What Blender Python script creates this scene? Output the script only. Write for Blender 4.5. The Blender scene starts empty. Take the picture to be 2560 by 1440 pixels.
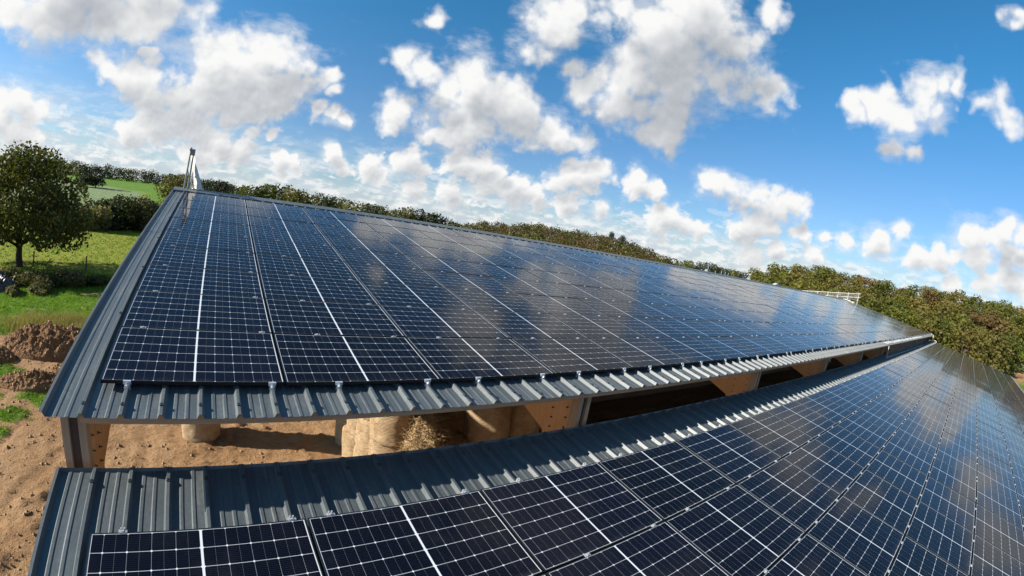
import bpy, math, random
import numpy as np
from mathutils import Matrix, Vector
R = math.radians
scene = bpy.context.scene
col = scene.collection

# ------------------------------------------------------------------ camera
# wide-angle drone lens: its measured radial response (angle against image radius in mm)
CAM = np.array([0.9934, -4.3941, 1.7544])
ROT = np.array([[0.8028441, -0.0691562, -0.5921645], [-0.5717179, 0.1923419, -0.7975859], [0.169056, 0.9788882, 0.1148827]])
LENS = (0.061878671583801066, 6.984622223822577e-06, -2.0600860090179578e-05, 3.29788224374975e-07)
cd = bpy.data.cameras.new('camera'); cam = bpy.data.objects.new('camera', cd); col.objects.link(cam)
M4 = Matrix.Identity(4)
for a in range(3):
    for b in range(3): M4[a][b] = ROT[a][b]
    M4[a][3] = CAM[a]
cam.matrix_world = M4
cd.type = 'PANO'; cd.sensor_width = 36.0; cd.sensor_fit = 'HORIZONTAL'
cd.panorama_type = 'FISHEYE_LENS_POLYNOMIAL'
cd.fisheye_fov = R(200)
cd.fisheye_polynomial_k0 = 0.0
cd.fisheye_polynomial_k1, cd.fisheye_polynomial_k2, cd.fisheye_polynomial_k3, cd.fisheye_polynomial_k4 = [-k for k in LENS]
cd.clip_start = 0.05; cd.clip_end = 8000
scene.camera = cam
scene.render.engine = 'CYCLES'

# ------------------------------------------------------------------ light
SUN_TRAVEL = Vector((1.33, -0.36, -0.71)).normalized()
SUN_DIR = -SUN_TRAVEL
sun_el = math.asin(SUN_DIR.z); sun_az = math.atan2(SUN_DIR.x, SUN_DIR.y)
sl = bpy.data.lights.new('sun', 'SUN'); so = bpy.data.objects.new('sun', sl); col.objects.link(so)
sl.energy = 5.0; sl.angle = R(0.53); sl.color = (1.0, 0.93, 0.82)
so.rotation_mode = 'QUATERNION'; so.rotation_quaternion = SUN_TRAVEL.to_track_quat('-Z', 'Y')
so.location = (-40, 12, 30)
scene.view_settings.view_transform = 'Standard'; scene.view_settings.look = 'None'
scene.view_settings.exposure = 1.0; scene.view_settings.gamma = 1.0

# ------------------------------------------------------------------ node helpers
class NT:
    def __init__(s, tree): s.t = tree
    def n(s, kind, **kw):
        nd = s.t.nodes.new(kind)
        for k, v in kw.items(): setattr(nd, k, v)
        return nd
    def link(s, a, b): s.t.links.new(a, b)
    def put(s, sock, v):
        if hasattr(v, 'is_output'): s.t.links.new(v, sock)
        else: sock.default_value = v
    def math(s, op, a, b=None, c=None, clamp=False):
        nd = s.n('ShaderNodeMath', operation=op, use_clamp=clamp)
        for i, v in enumerate((a, b, c)):
            if v is not None: s.put(nd.inputs[i], v)
        return nd.outputs[0]
    def vmath(s, op, a, b=None, scale=None):
        nd = s.n('ShaderNodeVectorMath', operation=op)
        s.put(nd.inputs[0], a)
        if b is not None: s.put(nd.inputs[1], b)
        if scale is not None: s.put(nd.inputs['Scale'], scale)
        return nd.outputs['Value'] if op in ('DOT_PRODUCT', 'DISTANCE', 'LENGTH') else nd.outputs['Vector']
    def noise(s, vec, scale, detail=4, rough=0.55, out=0, dist=0.0, lac=2.0):
        nd = s.n('ShaderNodeTexNoise'); s.put(nd.inputs['Vector'], vec)
        nd.inputs['Scale'].default_value = scale; nd.inputs['Detail'].default_value = detail
        nd.inputs['Roughness'].default_value = rough; nd.inputs['Distortion'].default_value = dist
        nd.inputs['Lacunarity'].default_value = lac
        return nd.outputs[out]
    def smooth(s, v, lo, hi, a=0.0, b=1.0):
        nd = s.n('ShaderNodeMapRange', interpolation_type='SMOOTHSTEP')
        for i, q in zip((0, 1, 2, 3, 4), (v, lo, hi, a, b)): s.put(nd.inputs[i], q)
        return nd.outputs[0]
    def ramp(s, v, stops):
        nd = s.n('ShaderNodeValToRGB'); cr = nd.color_ramp
        while len(cr.elements) > len(stops): cr.elements.remove(cr.elements[-1])
        while len(cr.elements) < len(stops): cr.elements.new(0.5)
        for e, (p, c) in zip(cr.elements, stops): e.position = p; e.color = (*c, 1)
        s.put(nd.inputs[0], v); return nd.outputs[0]
    def mix(s, f, a, b, blend='MIX'):
        nd = s.n('ShaderNodeMix', data_type='RGBA', blend_type=blend)
        s.put(nd.inputs[0], f)
        for i, v in ((6, a), (7, b)):
            s.put(nd.inputs[i], (*v, 1) if isinstance(v, tuple) and len(v) == 3 else v)
        return nd.outputs[2]
    def mixf(s, f, a, b):
        nd = s.n('ShaderNodeMix', data_type='FLOAT')
        for i, v in ((0, f), (2, a), (3, b)): s.put(nd.inputs[i], v)
        return nd.outputs[0]

# ------------------------------------------------------------------ sky with clouds
# cloud puffs as directions in the sky (unit vector, angular radius)
PUFFS = [(-0.417,0.871,0.26,0.0557),(-0.367,0.892,0.263,0.0731),(-0.31,0.909,0.277,0.0775),(-0.243,0.924,0.293,0.0731),(-0.194,0.935,0.298,0.0688),(-0.155,0.934,0.321,0.0557),(-0.109,0.943,0.315,0.0513),(-0.191,0.918,0.347,0.0818),(-0.319,0.89,0.326,0.1079),(-0.246,0.949,0.197,0.047),(-0.208,0.961,0.183,0.0601),(-0.273,0.94,0.206,0.0226),(-0.161,0.972,0.17,0.0688),(-0.068,0.968,0.24,0.0775),(-0.016,0.968,0.251,0.0688),(-0.027,0.98,0.195,0.0992),(0.048,0.959,0.279,0.0688),(0.097,0.957,0.274,0.0557),(0.076,0.97,0.231,0.0818),(0.134,0.957,0.258,0.047),(0.17,0.947,0.272,0.0252),(-0.089,0.984,0.153,0.0862),(-0.115,0.985,0.126,0.0644),(-0.075,0.99,0.118,0.0557),(-0.136,0.984,0.115,0.0513),(0.02,0.98,0.197,0.0818),(-0.056,0.994,0.098,0.0383),(0.099,0.978,0.184,0.0226),(0.035,0.992,0.123,0.0261),(0.077,0.99,0.12,0.0191),(-0.172,0.958,0.228,0.0191),(0.186,0.954,0.237,0.0209),(0.166,0.967,0.191,0.0296),(0.201,0.962,0.184,0.0261),(0.225,0.957,0.183,0.0191),(0.319,0.926,0.201,0.0487),(0.303,0.901,0.309,0.0426),(0.347,0.89,0.294,0.0426),(0.386,0.882,0.269,0.0557),(0.436,0.821,0.369,0.047),(0.434,0.845,0.312,0.0688),(0.478,0.83,0.288,0.0818),(0.518,0.817,0.254,0.0818),(0.438,0.871,0.22,0.0731),(0.393,0.901,0.186,0.047),(0.565,0.79,0.238,0.0644),(0.612,0.754,0.24,0.0557),(0.647,0.726,0.23,0.0383),(0.427,0.887,0.175,0.0383),(0.326,0.856,0.402,0.0331),(0.527,0.729,0.437,0.0688),(0.544,0.694,0.471,0.0557),(0.518,0.759,0.395,0.0426),(0.597,0.664,0.451,0.047),(0.615,0.621,0.485,0.0426),(0.585,0.727,0.36,0.0383),(0.669,0.58,0.465,0.0992),(0.707,0.513,0.487,0.0992),(0.752,0.482,0.451,0.0818),(0.68,0.627,0.38,0.0992),(0.736,0.558,0.385,0.1166),(0.784,0.492,0.379,0.0905),(0.822,0.438,0.364,0.0557),(0.841,0.403,0.361,0.0426),(0.69,0.655,0.308,0.0731),(0.758,0.58,0.299,0.0818),(0.751,0.609,0.255,0.047),(0.778,0.583,0.236,0.0339),(0.77,0.44,0.462,0.0383),(0.765,0.381,0.519,0.0426),(0.632,0.702,0.329,0.0557),(0.913,0.135,0.384,0.0522),(0.906,0.201,0.373,0.0366),(0.9,0.245,0.362,0.0279),(0.911,0.085,0.403,0.0435),(0.923,0.165,0.349,0.0418),(0.926,0.103,0.363,0.04),(0.917,0.057,0.395,0.0279),(0.937,0.175,0.304,0.0296),(0.943,0.142,0.302,0.0244),(0.93,-0.02,0.367,0.04),(0.93,0.008,0.369,0.0261),(0.861,-0.04,0.507,0.0191),(0.835,0.52,0.18,0.0366),(0.848,0.499,0.178,0.0418),(0.865,0.469,0.175,0.0435),(0.882,0.44,0.171,0.0435),(0.896,0.41,0.168,0.0435),(0.91,0.38,0.165,0.04),(0.923,0.35,0.163,0.0331),(0.369,0.922,0.117,0.0453),(0.351,0.93,0.107,0.0348),(0.459,0.878,0.134,0.047),(0.498,0.857,0.129,0.047),(0.529,0.839,0.125,0.0296),(0.284,0.954,0.097,0.0348),(0.215,0.971,0.106,0.0261),(0.224,0.97,0.091,0.0261),(0.11,0.992,0.067,0.0296),(0.142,0.987,0.069,0.0279),(0.662,0.735,0.147,0.0557),(0.64,0.757,0.128,0.0383),(0.684,0.711,0.161,0.047),(0.699,0.692,0.18,0.0252),(0.746,0.649,0.15,0.0383),(0.78,0.609,0.146,0.0296),(0.609,0.789,0.082,0.0313),(0.572,0.815,0.091,0.0339),(0.663,0.744,0.083,0.0296),(0.711,0.697,0.095,0.0252),(0.806,0.585,0.093,0.0426),(0.795,0.603,0.067,0.0366),(0.822,0.563,0.083,0.0339),(0.844,0.531,0.081,0.0261),(0.894,0.434,0.107,0.047),(0.907,0.404,0.12,0.0383),(0.916,0.376,0.141,0.0226),(0.887,0.454,0.086,0.0339),(0.932,0.344,0.11,0.0279),(0.948,0.298,0.11,0.0209),(0.96,0.256,0.112,0.0226),(0.975,0.192,0.116,0.0339),(0.978,0.156,0.14,0.0209),(0.903,0.427,0.053,0.0313),(0.922,0.38,0.068,0.0279),(0.946,0.315,0.069,0.0252),(0.989,0.114,0.1,0.0331),(0.991,0.07,0.111,0.0366),(0.988,0.025,0.149,0.0383),(0.988,-0.026,0.152,0.0366),(0.984,-0.028,0.178,0.0261),(0.984,-0.059,0.167,0.0296),(0.989,-0.057,0.133,0.0418),(0.993,0.005,0.119,0.0418),(0.997,0.047,0.065,0.0261),(0.997,-0.017,0.077,0.0296),(0.994,-0.065,0.089,0.0331),(-0.375,0.921,0.103,0.04),(-0.342,0.934,0.102,0.0296),(-0.403,0.91,0.095,0.0296),(-0.383,0.922,0.06,0.0426),(-0.349,0.936,0.051,0.0296),(-0.41,0.909,0.073,0.0296),(0.025,0.996,0.086,0.0426),(-0.015,0.996,0.087,0.0426),(-0.059,0.996,0.063,0.0426),(-0.184,0.98,0.082,0.0383),(0.557,0.825,0.097,0.0383),(0.521,0.849,0.09,0.0383),(0.457,0.887,0.068,0.0383),(0.387,0.92,0.064,0.0339),(0.32,0.944,0.078,0.0296)]
EXTRA = []
rs = random.Random(11)
for k in range(15):   # clouds in the part of the sky behind and beside the viewer
    az = R(rs.uniform(-180, 180)); el = R(rs.uniform(10, 46))
    if -0.65 < az < 1.85: continue
    EXTRA.append((math.sin(az)*math.cos(el), math.cos(az)*math.cos(el), math.sin(el), rs.uniform(.12, .24)))
for (az, el, r) in ((26, 43, .10), (33, 47, .09), (53, 46, .13), (62, 45, .11), (71, 50, .12), (84, 42, .09), (100, 12, .06), (106, 16, .08), (117, 20, .12)):
    az, el = R(az), R(el); EXTRA.append((math.sin(az)*math.cos(el), math.cos(az)*math.cos(el), math.sin(el), r))

def group(name, outs):
    g = bpy.data.node_groups.new(name, 'ShaderNodeTree')
    g.interface.new_socket('Vector', in_out='INPUT', socket_type='NodeSocketVector')
    for o_ in outs: g.interface.new_socket(o_, in_out='OUTPUT', socket_type='NodeSocketFloat')
    N = NT(g); gi = N.n('NodeGroupInput'); go = N.n('NodeGroupOutput')
    return g, N, gi.outputs[0], go
def build_body_group():
    """where cloud bodies stand: smooth union of the puffs, with a wandering outline"""
    g, N, p0, go = group('cloud_body', ['Body'])
    z = N.n('ShaderNodeSeparateXYZ'); N.link(p0, z.inputs[0]); hi = N.smooth(z.outputs[2], 0.06, 0.30)
    w1 = N.vmath('SUBTRACT', N.noise(p0, 8, 3, 0.6, 1), (0.5, 0.5, 0.5))
    p = N.vmath('ADD', p0, N.vmath('SCALE', w1, scale=N.mixf(hi, 0.045, 0.14)))
    acc = None
    for (x, y, zz, r) in PUFFS + EXTRA:
        d = N.vmath('DISTANCE', p, (x, y, zz))
        t = N.math('MULTIPLY', d, 1.0/(r*1.05))
        acc = t if acc is None else N.math('SMOOTH_MIN', acc, t, 0.24)
    N.link(N.math('MAXIMUM', N.math('SUBTRACT', 1.0, acc), -1.0), go.inputs[0])
    return g
def build_detail_group():
    g, N, p0, go = group('cloud_detail', ['Detail'])
    z = N.n('ShaderNodeSeparateXYZ'); N.link(p0, z.inputs[0]); hi = N.smooth(z.outputs[2], 0.06, 0.30)
    v = N.n('ShaderNodeTexVoronoi', feature='SMOOTH_F1'); v.inputs['Scale'].default_value = 34
    v.inputs['Smoothness'].default_value = 0.4
    nz = N.noise(p0, 30, 3, 0.6, 1)
    N.link(N.vmath('ADD', p0, N.vmath('SCALE', N.vmath('SUBTRACT', nz, (.5, .5, .5)), scale=0.05)), v.inputs['Vector'])
    rough = N.math('SUBTRACT', N.mixf(hi, N.noise(p0, 24, 5, 0.58), N.noise(p0, 9.5, 7, 0.585)), 0.5)
    D = N.math('ADD', N.math('MULTIPLY', rough, 1.75), N.math('MULTIPLY', N.math('SUBTRACT', 0.45, v.outputs['Distance']), N.mixf(hi, 0.7, 0.34)))
    N.link(D, go.inputs[0])
    return g

world = bpy.data.worlds.new('World'); scene.world = world; world.use_nodes = True
wt = world.node_tree; wt.nodes.clear(); W = NT(wt)
wo = W.n('ShaderNodeOutputWorld'); bg = W.n('ShaderNodeBackground'); bg.inputs[1].default_value = 0.05
W.link(bg.outputs[0], wo.inputs[0])
tc = W.n('ShaderNodeTexCoord'); dirv = tc.outputs['Generated']
sky = W.n('ShaderNodeTexSky'); sky.sky_type = 'NISHITA'; sky.sun_disc = False
sky.sun_elevation = sun_el; sky.sun_rotation = sun_az
sky.altitude = 100; sky.air_density = 1.0; sky.dust_density = 0.6; sky.ozone_density = 2.2
TINT_LO, TINT_HI = (0.82, 1.10, 1.40), (0.43, 1.28, 1.62)
body, detail = build_body_group(), build_detail_group()
def use(g, v):
    nd = W.n('ShaderNodeGroup'); nd.node_tree = g; W.put(nd.inputs[0], v); return nd.outputs[0]
zsep = W.n('ShaderNodeSeparateXYZ'); W.link(dirv, zsep.inputs[0]); zc = zsep.outputs[2]
hiz = W.smooth(zc, 0.05, 0.32)
toward = Vector((SUN_DIR.x*.7, SUN_DIR.y*.7, SUN_DIR.z + 0.62)).normalized()
def shifted(lo_, hi_): return W.vmath('ADD', dirv, W.vmath('SCALE', tuple(toward), scale=W.mixf(hiz, lo_, hi_)))
det0 = use(detail, dirv)
bod0 = use(body, dirv)
D0 = W.math('ADD', bod0, det0)
p1 = shifted(0.024, 0.095)
soft = W.math('SUBTRACT', W.noise(p1, 9.0, 3, 0.55), 0.5)
D1 = W.math('MULTIPLY_ADD', soft, 0.7, use(body, p1))
det2 = use(detail, shifted(0.005, 0.014))
tint = W.mix(W.smooth(zc, 0.10, 0.50), TINT_LO, TINT_HI)
base_sky = W.mix(1.0, sky.outputs[0], tint, 'MULTIPLY')
# thin veil of layered cloud low over the horizon, thicker to the left
stretch = W.vmath('MULTIPLY', dirv, (1.0, 1.0, 6.0))
band = W.noise(stretch, 6.0, 8, 0.62)
xs = W.n('ShaderNodeSeparateXYZ'); W.link(dirv, xs.inputs[0])
top = W.mixf(W.smooth(xs.outputs[0], -0.4, 0.75), 0.20, 0.115)
veil_h = W.smooth(zc, W.math('MULTIPLY', top, 0.25), top, 1.0, 0.0)
veil = W.math('MULTIPLY', veil_h, W.math('MAXIMUM', W.smooth(band, 0.28, 0.60), W.smooth(zc, 0.0, 0.09, 0.92, 0.0)), clamp=True)
veil = W.math('MULTIPLY', veil, 0.90)
flat = W.vmath('MULTIPLY', dirv, (1.0, 1.0, 2.3))
far0 = W.noise(flat, 21.0, 7, 0.60); far1 = W.noise(W.vmath('ADD', flat, (-0.006, 0.004, 0.016)), 21.0, 3, 0.60)
vcol = W.ramp(W.math('ADD', W.math('MULTIPLY', W.math('SUBTRACT', far0, far1), 2.2), far0), [(0.34, (0.66, 0.735, 0.82)), (0.52, (0.78, 0.83, 0.88)), (0.68, (0.965, 0.975, 0.98))])
far_a = W.math('MULTIPLY', W.smooth(far0, 0.50, 0.60), W.smooth(zc, 0.165, 0.04, 0.0, 1.0))
veil = W.math('MAXIMUM', veil, W.math('MULTIPLY', far_a, 0.9))
low_col = W.mix(veil, base_sky, W.mix(1.0, vcol, (9.5, 9.5, 9.5), 'MULTIPLY'))
wisp_n = W.noise(W.vmath('MULTIPLY', dirv, (1.0, 1.0, 2.5)), 7.0, 8, 0.68)
wisp = W.math('MULTIPLY', W.smooth(wisp_n, 0.60, 0.85), 0.22)
low_col = W.mix(wisp, low_col, (7.5, 8.0, 8.6))
halo = W.math('MULTIPLY', W.smooth(W.math('MULTIPLY_ADD', W.math('SUBTRACT', wisp_n, 0.5), 2.6, bod0), -0.15, 0.75), 0.5)
alpha = W.math('MAXIMUM', W.smooth(D0, W.mixf(hiz, 0.02, -0.04), W.mixf(hiz, 0.44, 0.66)), halo)
thick = W.smooth(D1, W.mixf(hiz, -0.10, -0.32), 0.85)
relief = W.math('SUBTRACT', det0, det2)
lum = W.math('ADD', W.math('SUBTRACT', 1.0, W.math('MULTIPLY', thick, W.mixf(hiz, 0.55, 0.78))), W.math('MULTIPLY', relief, 0.34), clamp=True)
ccol = W.ramp(lum, [(0.0, (0.38, 0.41, 0.46)), (0.30, (0.55, 0.58, 0.62)), (0.62, (0.77, 0.785, 0.80)), (0.95, (1.0, 1.0, 0.99))])
ccol = W.mix(1.0, ccol, (9.6, 9.6, 9.6), 'MULTIPLY')
full = W.mix(alpha, low_col, ccol)
W.link(full, bg.inputs[0])
world.cycles.sampling_method = 'NONE'
scene.cycles.use_adaptive_sampling = True; scene.cycles.adaptive_threshold = 0.015

# ------------------------------------------------------------------ materials
def material(name, rough=0.6, spec=0.5):
    m = bpy.data.materials.new(name); m.use_nodes = True
    N = NT(m.node_tree); b = m.node_tree.nodes['Principled BSDF']
    b.inputs['Roughness'].default_value = rough
    if 'Specular IOR Level' in b.inputs: b.inputs['Specular IOR Level'].default_value = spec
    return m, N, b
def plain(name, c, rough=0.6, metal=0.0, spec=0.5, var=0.12, scale=8.0):
    m, N, b = material(name, rough, spec)
    tcn = N.n('ShaderNodeTexCoord')
    f = N.noise(tcn.outputs['Object'], scale, 5, 0.6)
    lo = tuple(v*(1-var*1.6) for v in c); hi = tuple(min(1, v*(1+var*1.6)) for v in c)
    N.link(N.mix(f, lo, hi), b.inputs['Base Color'])
    b.inputs['Metallic'].default_value = metal
    return m
def bump(N, b, h, strength=0.4, dist=0.02):
    nd = N.n('ShaderNodeBump'); nd.inputs['Strength'].default_value = strength; nd.inputs['Distance'].default_value = dist
    N.link(h, nd.inputs['Height']); N.link(nd.outputs[0], b.inputs['Normal'])

MAT = {}
# coated roof sheet: anthracite with dust and faint runs down the slope
m, N, b = material('coated_sheet', 0.42, 0.48)
tcn = N.n('ShaderNodeTexCoord'); ob = tcn.outputs['Object']
n1 = N.noise(N.vmath('MULTIPLY', ob, (3.0, 0.35, 1.0)), 3.0, 6, 0.65); n2 = N.noise(ob, 26, 5, 0.7)
f = N.math('ADD', N.math('MULTIPLY', n1, 0.6), N.math('MULTIPLY', n2, 0.4))
f3 = N.noise(N.vmath('MULTIPLY', ob, (7.0, 0.5, 1.0)), 2.0, 5, 0.7)
f = N.math('MULTIPLY_ADD', N.math('SUBTRACT', f3, 0.5), 0.45, f)
N.link(N.ramp(f, [(0.28, (0.050, 0.062, 0.068)), (0.52, (0.076, 0.089, 0.095)), (0.70, (0.130, 0.136, 0.132))]), b.inputs['Base Color'])
N.link(N.mixf(n2, 0.36, 0.54), b.inputs['Roughness'])
MAT['sheet'] = m
MAT['fixing'] = plain('fixing_steel', (0.05, 0.06, 0.065), 0.4, 0.3)
MAT['frame'] = plain('black_anodised_frame', (0.010, 0.011, 0.013), 0.5, 0.0, 0.25)
MAT['clamp'] = plain('aluminium_clamp', (0.36, 0.37, 0.38), 0.5, 0.25, 0.4, 0.08)
MAT['zinc'] = plain('galvanised_steel', (0.62, 0.65, 0.68), 0.38, 0.6, 0.5, 0.10, 30)
MAT['tube'] = plain('grey_painted_tube', (0.20, 0.23, 0.24), 0.45, 0.3)
MAT['whitetube'] = plain('white_tube', (0.58, 0.58, 0.56), 0.5)
MAT['bolt'] = plain('dark_bolt', (0.06, 0.06, 0.06), 0.5, 0.4)

# solar laminate: cells, ribbons and white backsheet laid out in metres on the UV map
m, N, b = material('solar_glass', 0.07, 0.5)
uvn = N.n('ShaderNodeUVMap'); sp = N.n('ShaderNodeSeparateXYZ'); N.link(uvn.outputs[0], sp.inputs[0])
u, v = sp.outputs[0], sp.outputs[1]
U = N.math('SUBTRACT', N.math('ABSOLUTE', N.math('SUBTRACT', u, 0.861)), 0.0095)
c = N.math('DIVIDE', U, 0.0925)
def tri(x): return N.math('ABSOLUTE', N.math('SUBTRACT', x, N.math('ROUND', x)))
du1 = N.math('MULTIPLY', tri(c), 0.0925)
du2 = N.math('MULTIPLY', tri(N.math('MULTIPLY', c, 0.5)), 0.185)
V = N.math('DIVIDE', N.math('SUBTRACT', v, 0.0141), 0.1843)
dv = N.math('MULTIPLY', tri(V), 0.1843)
def lt(a, q): return N.math('LESS_THAN', a, q)
gap = lt(U, 0.0); edge = N.math('GREATER_THAN', U, 0.8325)
vb = N.math('ADD', lt(V, 0.0), N.math('GREATER_THAN', V, 6.0))
row = lt(dv, 0.0016); diam = lt(N.math('ADD', du2, dv), 0.0115)
white = N.math('ADD', N.math('ADD', gap, edge), N.math('ADD', vb, N.math('ADD', row, diam)), clamp=True)
thin = N.math('ADD', N.math('MULTIPLY', lt(du1, 0.0008), 0.16), N.math('MULTIPLY', lt(du2, 0.0012), 0.22), clamp=True)
bus = N.math('MULTIPLY', lt(N.math('ABSOLUTE', N.math('SUBTRACT', N.math('FRACT', N.math('MULTIPLY', V, 10.0)), 0.5)), 0.03), 0.05)
oi = N.n('ShaderNodeObjectInfo')
cell = N.mix(oi.outputs['Random'], (0.0022, 0.0028, 0.0062), (0.0034, 0.0046, 0.0115))
cc = N.mix(N.math('MAXIMUM', thin, bus), cell, (0.62, 0.66, 0.72))
cc = N.mix(white, cc, (0.60, 0.62, 0.64))
tcn = N.n('ShaderNodeTexCoord')
dust = N.smooth(N.noise(tcn.outputs['Object'], 2.2, 6, 0.65), 0.45, 0.9)
cc = N.mix(N.math('MULTIPLY', dust, 0.03), cc, (0.35, 0.33, 0.30))
off = N.vmath('ADD', uvn.outputs[0], N.vmath('SCALE', (37.0, 91.0, 13.0), scale=oi.outputs['Random']))
drop = N.smooth(N.noise(off, 9.0, 3, 0.5), 0.800, 0.815)
low = N.math('MULTIPLY', N.smooth(v, 0.012, 0.09, 1.0, 0.0), N.smooth(N.noise(off, 3.0, 5, 0.7), 0.35, 0.75))
cc = N.mix(N.math('MULTIPLY', low, 0.06), cc, (0.30, 0.27, 0.23))
cc = N.mix(N.math('MULTIPLY', drop, 0.7), cc, (0.55, 0.55, 0.52))
N.link(cc, b.inputs['Base Color'])
b.inputs['IOR'].default_value = 1.18
N.link(N.mixf(dust, 0.085, 0.13), b.inputs['Roughness'])
MAT['glass'] = m

def wood(name, lo, hi, grain=(1, 1, 14), rough=0.65):
    m, N, b = material(name, rough, 0.35)
    tcn = N.n('ShaderNodeTexCoord'); ob = tcn.outputs['Object']
    n1 = N.noise(N.vmath('MULTIPLY', ob, grain), 2.2, 6, 0.62); n2 = N.noise(ob, 1.4, 3, 0.5)
    f = N.math('ADD', N.math('MULTIPLY', n1, 0.7), N.math('MULTIPLY', n2, 0.3))
    N.link(N.ramp(f, [(0.3, lo), (0.7, hi)]), b.inputs['Base Color'])
    bump(N, b, n1, 0.3, 0.01)
    return m
MAT['glulam'] = wood('glulam', (0.46, 0.245, 0.110), (0.62, 0.360, 0.180), (9, 9, 1.0))
MAT['rafter'] = wood('rafter_wood', (0.42, 0.22, 0.10), (0.56, 0.32, 0.16), (9, 1, 9))
MAT['beam'] = wood('purlin_wood', (0.34, 0.215, 0.135), (0.50, 0.345, 0.230), (1, 9, 9))
MAT['board'] = wood('weathered_board', (0.27, 0.19, 0.125), (0.42, 0.31, 0.215), (9, 9, 1.0))
MAT['core'] = wood('dark_core_timber', (0.060, 0.042, 0.035), (0.10, 0.07, 0.055), (9, 9, 1.0))
MAT['cladding'] = wood('dark_cladding', (0.14, 0.080, 0.050), (0.24, 0.145, 0.09), (12, 1, 1.0))

# straw
m, N, b = material('straw', 0.8, 0.2)
tcn = N.n('ShaderNodeTexCoord'); ob = tcn.outputs['Object']
rings = N.noise(N.vmath('MULTIPLY', ob, (1.5, 1.5, 30.0)), 2.0, 5, 0.7)
blot = N.noise(ob, 4.0, 5, 0.6); st = N.noise(N.vmath('MULTIPLY', ob, (10, 10, 40)), 3, 4, 0.7)
f = N.math('ADD', N.math('MULTIPLY', rings, 0.35), N.math('ADD', N.math('MULTIPLY', blot, 0.35), N.math('MULTIPLY', st, 0.3)))
N.link(N.ramp(f, [(0.30, (0.16, 0.095, 0.045)), (0.48, (0.36, 0.25, 0.14)), (0.66, (0.58, 0.44, 0.29))]), b.inputs['Base Color'])
sz = N.n('ShaderNodeSeparateXYZ'); N.link(ob, sz.inputs[0])
ring = N.math('ABSOLUTE', N.math('SUBTRACT', N.math('FRACT', N.math('MULTIPLY_ADD', N.noise(ob, 3, 3), 1.6, N.math('MULTIPLY', sz.outputs[2], 26.0))), 0.5))
bump(N, b, N.math('ADD', f, N.math('MULTIPLY', ring, 0.35)), 1.0, 0.07)
MAT['straw'] = m
MAT['hay'] = plain('loose_hay', (0.30, 0.205, 0.105), 0.8, 0, 0.2, 0.4, 9)

# foliage (a green, an olive and a russet mix picked per tree)
def foliage(name, stops, transl=0.35):
    m, N, b = material(name, 0.6, 0.25)
    tcn = N.n('ShaderNodeTexCoord'); oi = N.n('ShaderNodeObjectInfo')
    n1 = N.noise(tcn.outputs['Object'], 0.75, 4, 0.6); n2 = N.noise(tcn.outputs['Object'], 7.0, 3, 0.6)
    f = N.math('ADD', N.math('ADD', N.math('MULTIPLY', n1, 0.55), N.math('MULTIPLY', n2, 0.45)), N.math('MULTIPLY', N.math('SUBTRACT', oi.outputs['Random'], 0.5), 0.34))
    colr = N.ramp(f, stops)
    N.link(colr, b.inputs['Base Color'])
    tr = N.n('ShaderNodeBsdfTranslucent'); N.link(N.mix(1.0, colr, (1.25, 1.35, 0.7), 'MULTIPLY'), tr.inputs[0])
    mx = N.n('ShaderNodeMixShader'); mx.inputs[0].default_value = transl
    N.link(b.outputs[0], mx.inputs[1]); N.link(tr.outputs[0], mx.inputs[2])
    out = [x for x in m.node_tree.nodes if x.type == 'OUTPUT_MATERIAL'][0]
    N.link(mx.outputs[0], out.inputs[0])
    return m
MAT['oak'] = foliage('oak_leaves', [(0.25, (0.016, 0.024, 0.005)), (0.5, (0.045, 0.053, 0.010)), (0.75, (0.135, 0.120, 0.020))], 0.28)
MAT['green'] = foliage('green_leaves', [(0.2, (0.036, 0.050, 0.007)), (0.5, (0.090, 0.098, 0.014)), (0.8, (0.185, 0.165, 0.026))])
MAT['hillolive'] = foliage('hill_olive_leaves', [(0.2, (0.026, 0.029, 0.008)), (0.5, (0.056, 0.052, 0.014)), (0.8, (0.100, 0.078, 0.024))])
MAT['hillrusset'] = foliage('hill_russet_leaves', [(0.2, (0.036, 0.027, 0.009)), (0.5, (0.072, 0.047, 0.017)), (0.8, (0.11, 0.075, 0.030))])
MAT['olive'] = foliage('olive_leaves', [(0.2, (0.050, 0.054, 0.011)), (0.5, (0.120, 0.104, 0.024)), (0.8, (0.22, 0.165, 0.042))])
MAT['russet'] = foliage('russet_leaves', [(0.2, (0.065, 0.048, 0.016)), (0.5, (0.135, 0.085, 0.030)), (0.8, (0.20, 0.135, 0.055))])
MAT['yellow'] = foliage('yellow_leaves', [(0.2, (0.12, 0.11, 0.02)), (0.5, (0.28, 0.23, 0.03)), (0.8, (0.38, 0.33, 0.06))])
MAT['dark'] = foliage('dark_leaves', [(0.2, (0.011, 0.017, 0.005)), (0.5, (0.026, 0.033, 0.010)), (0.8, (0.060, 0.062, 0.019))], 0.25)
MAT['bark'] = plain('bark', (0.055, 0.042, 0.032), 0.85, 0, 0.2, 0.3, 6)
MAT['bramble'] = foliage('bramble_leaves', [(0.2, (0.040, 0.044, 0.016)), (0.5, (0.105, 0.095, 0.035)), (0.8, (0.22, 0.18, 0.08))])
MAT['grass'] = foliage('grass_blades', [(0.2, (0.05, 0.105, 0.010)), (0.5, (0.115, 0.21, 0.018)), (0.8, (0.22, 0.29, 0.04))], 0.4)
MAT['drygrass'] = foliage('dry_grass_blades', [(0.2, (0.10, 0.10, 0.03)), (0.5, (0.24, 0.20, 0.075)), (0.8, (0.36, 0.29, 0.13))], 0.4)

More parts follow.
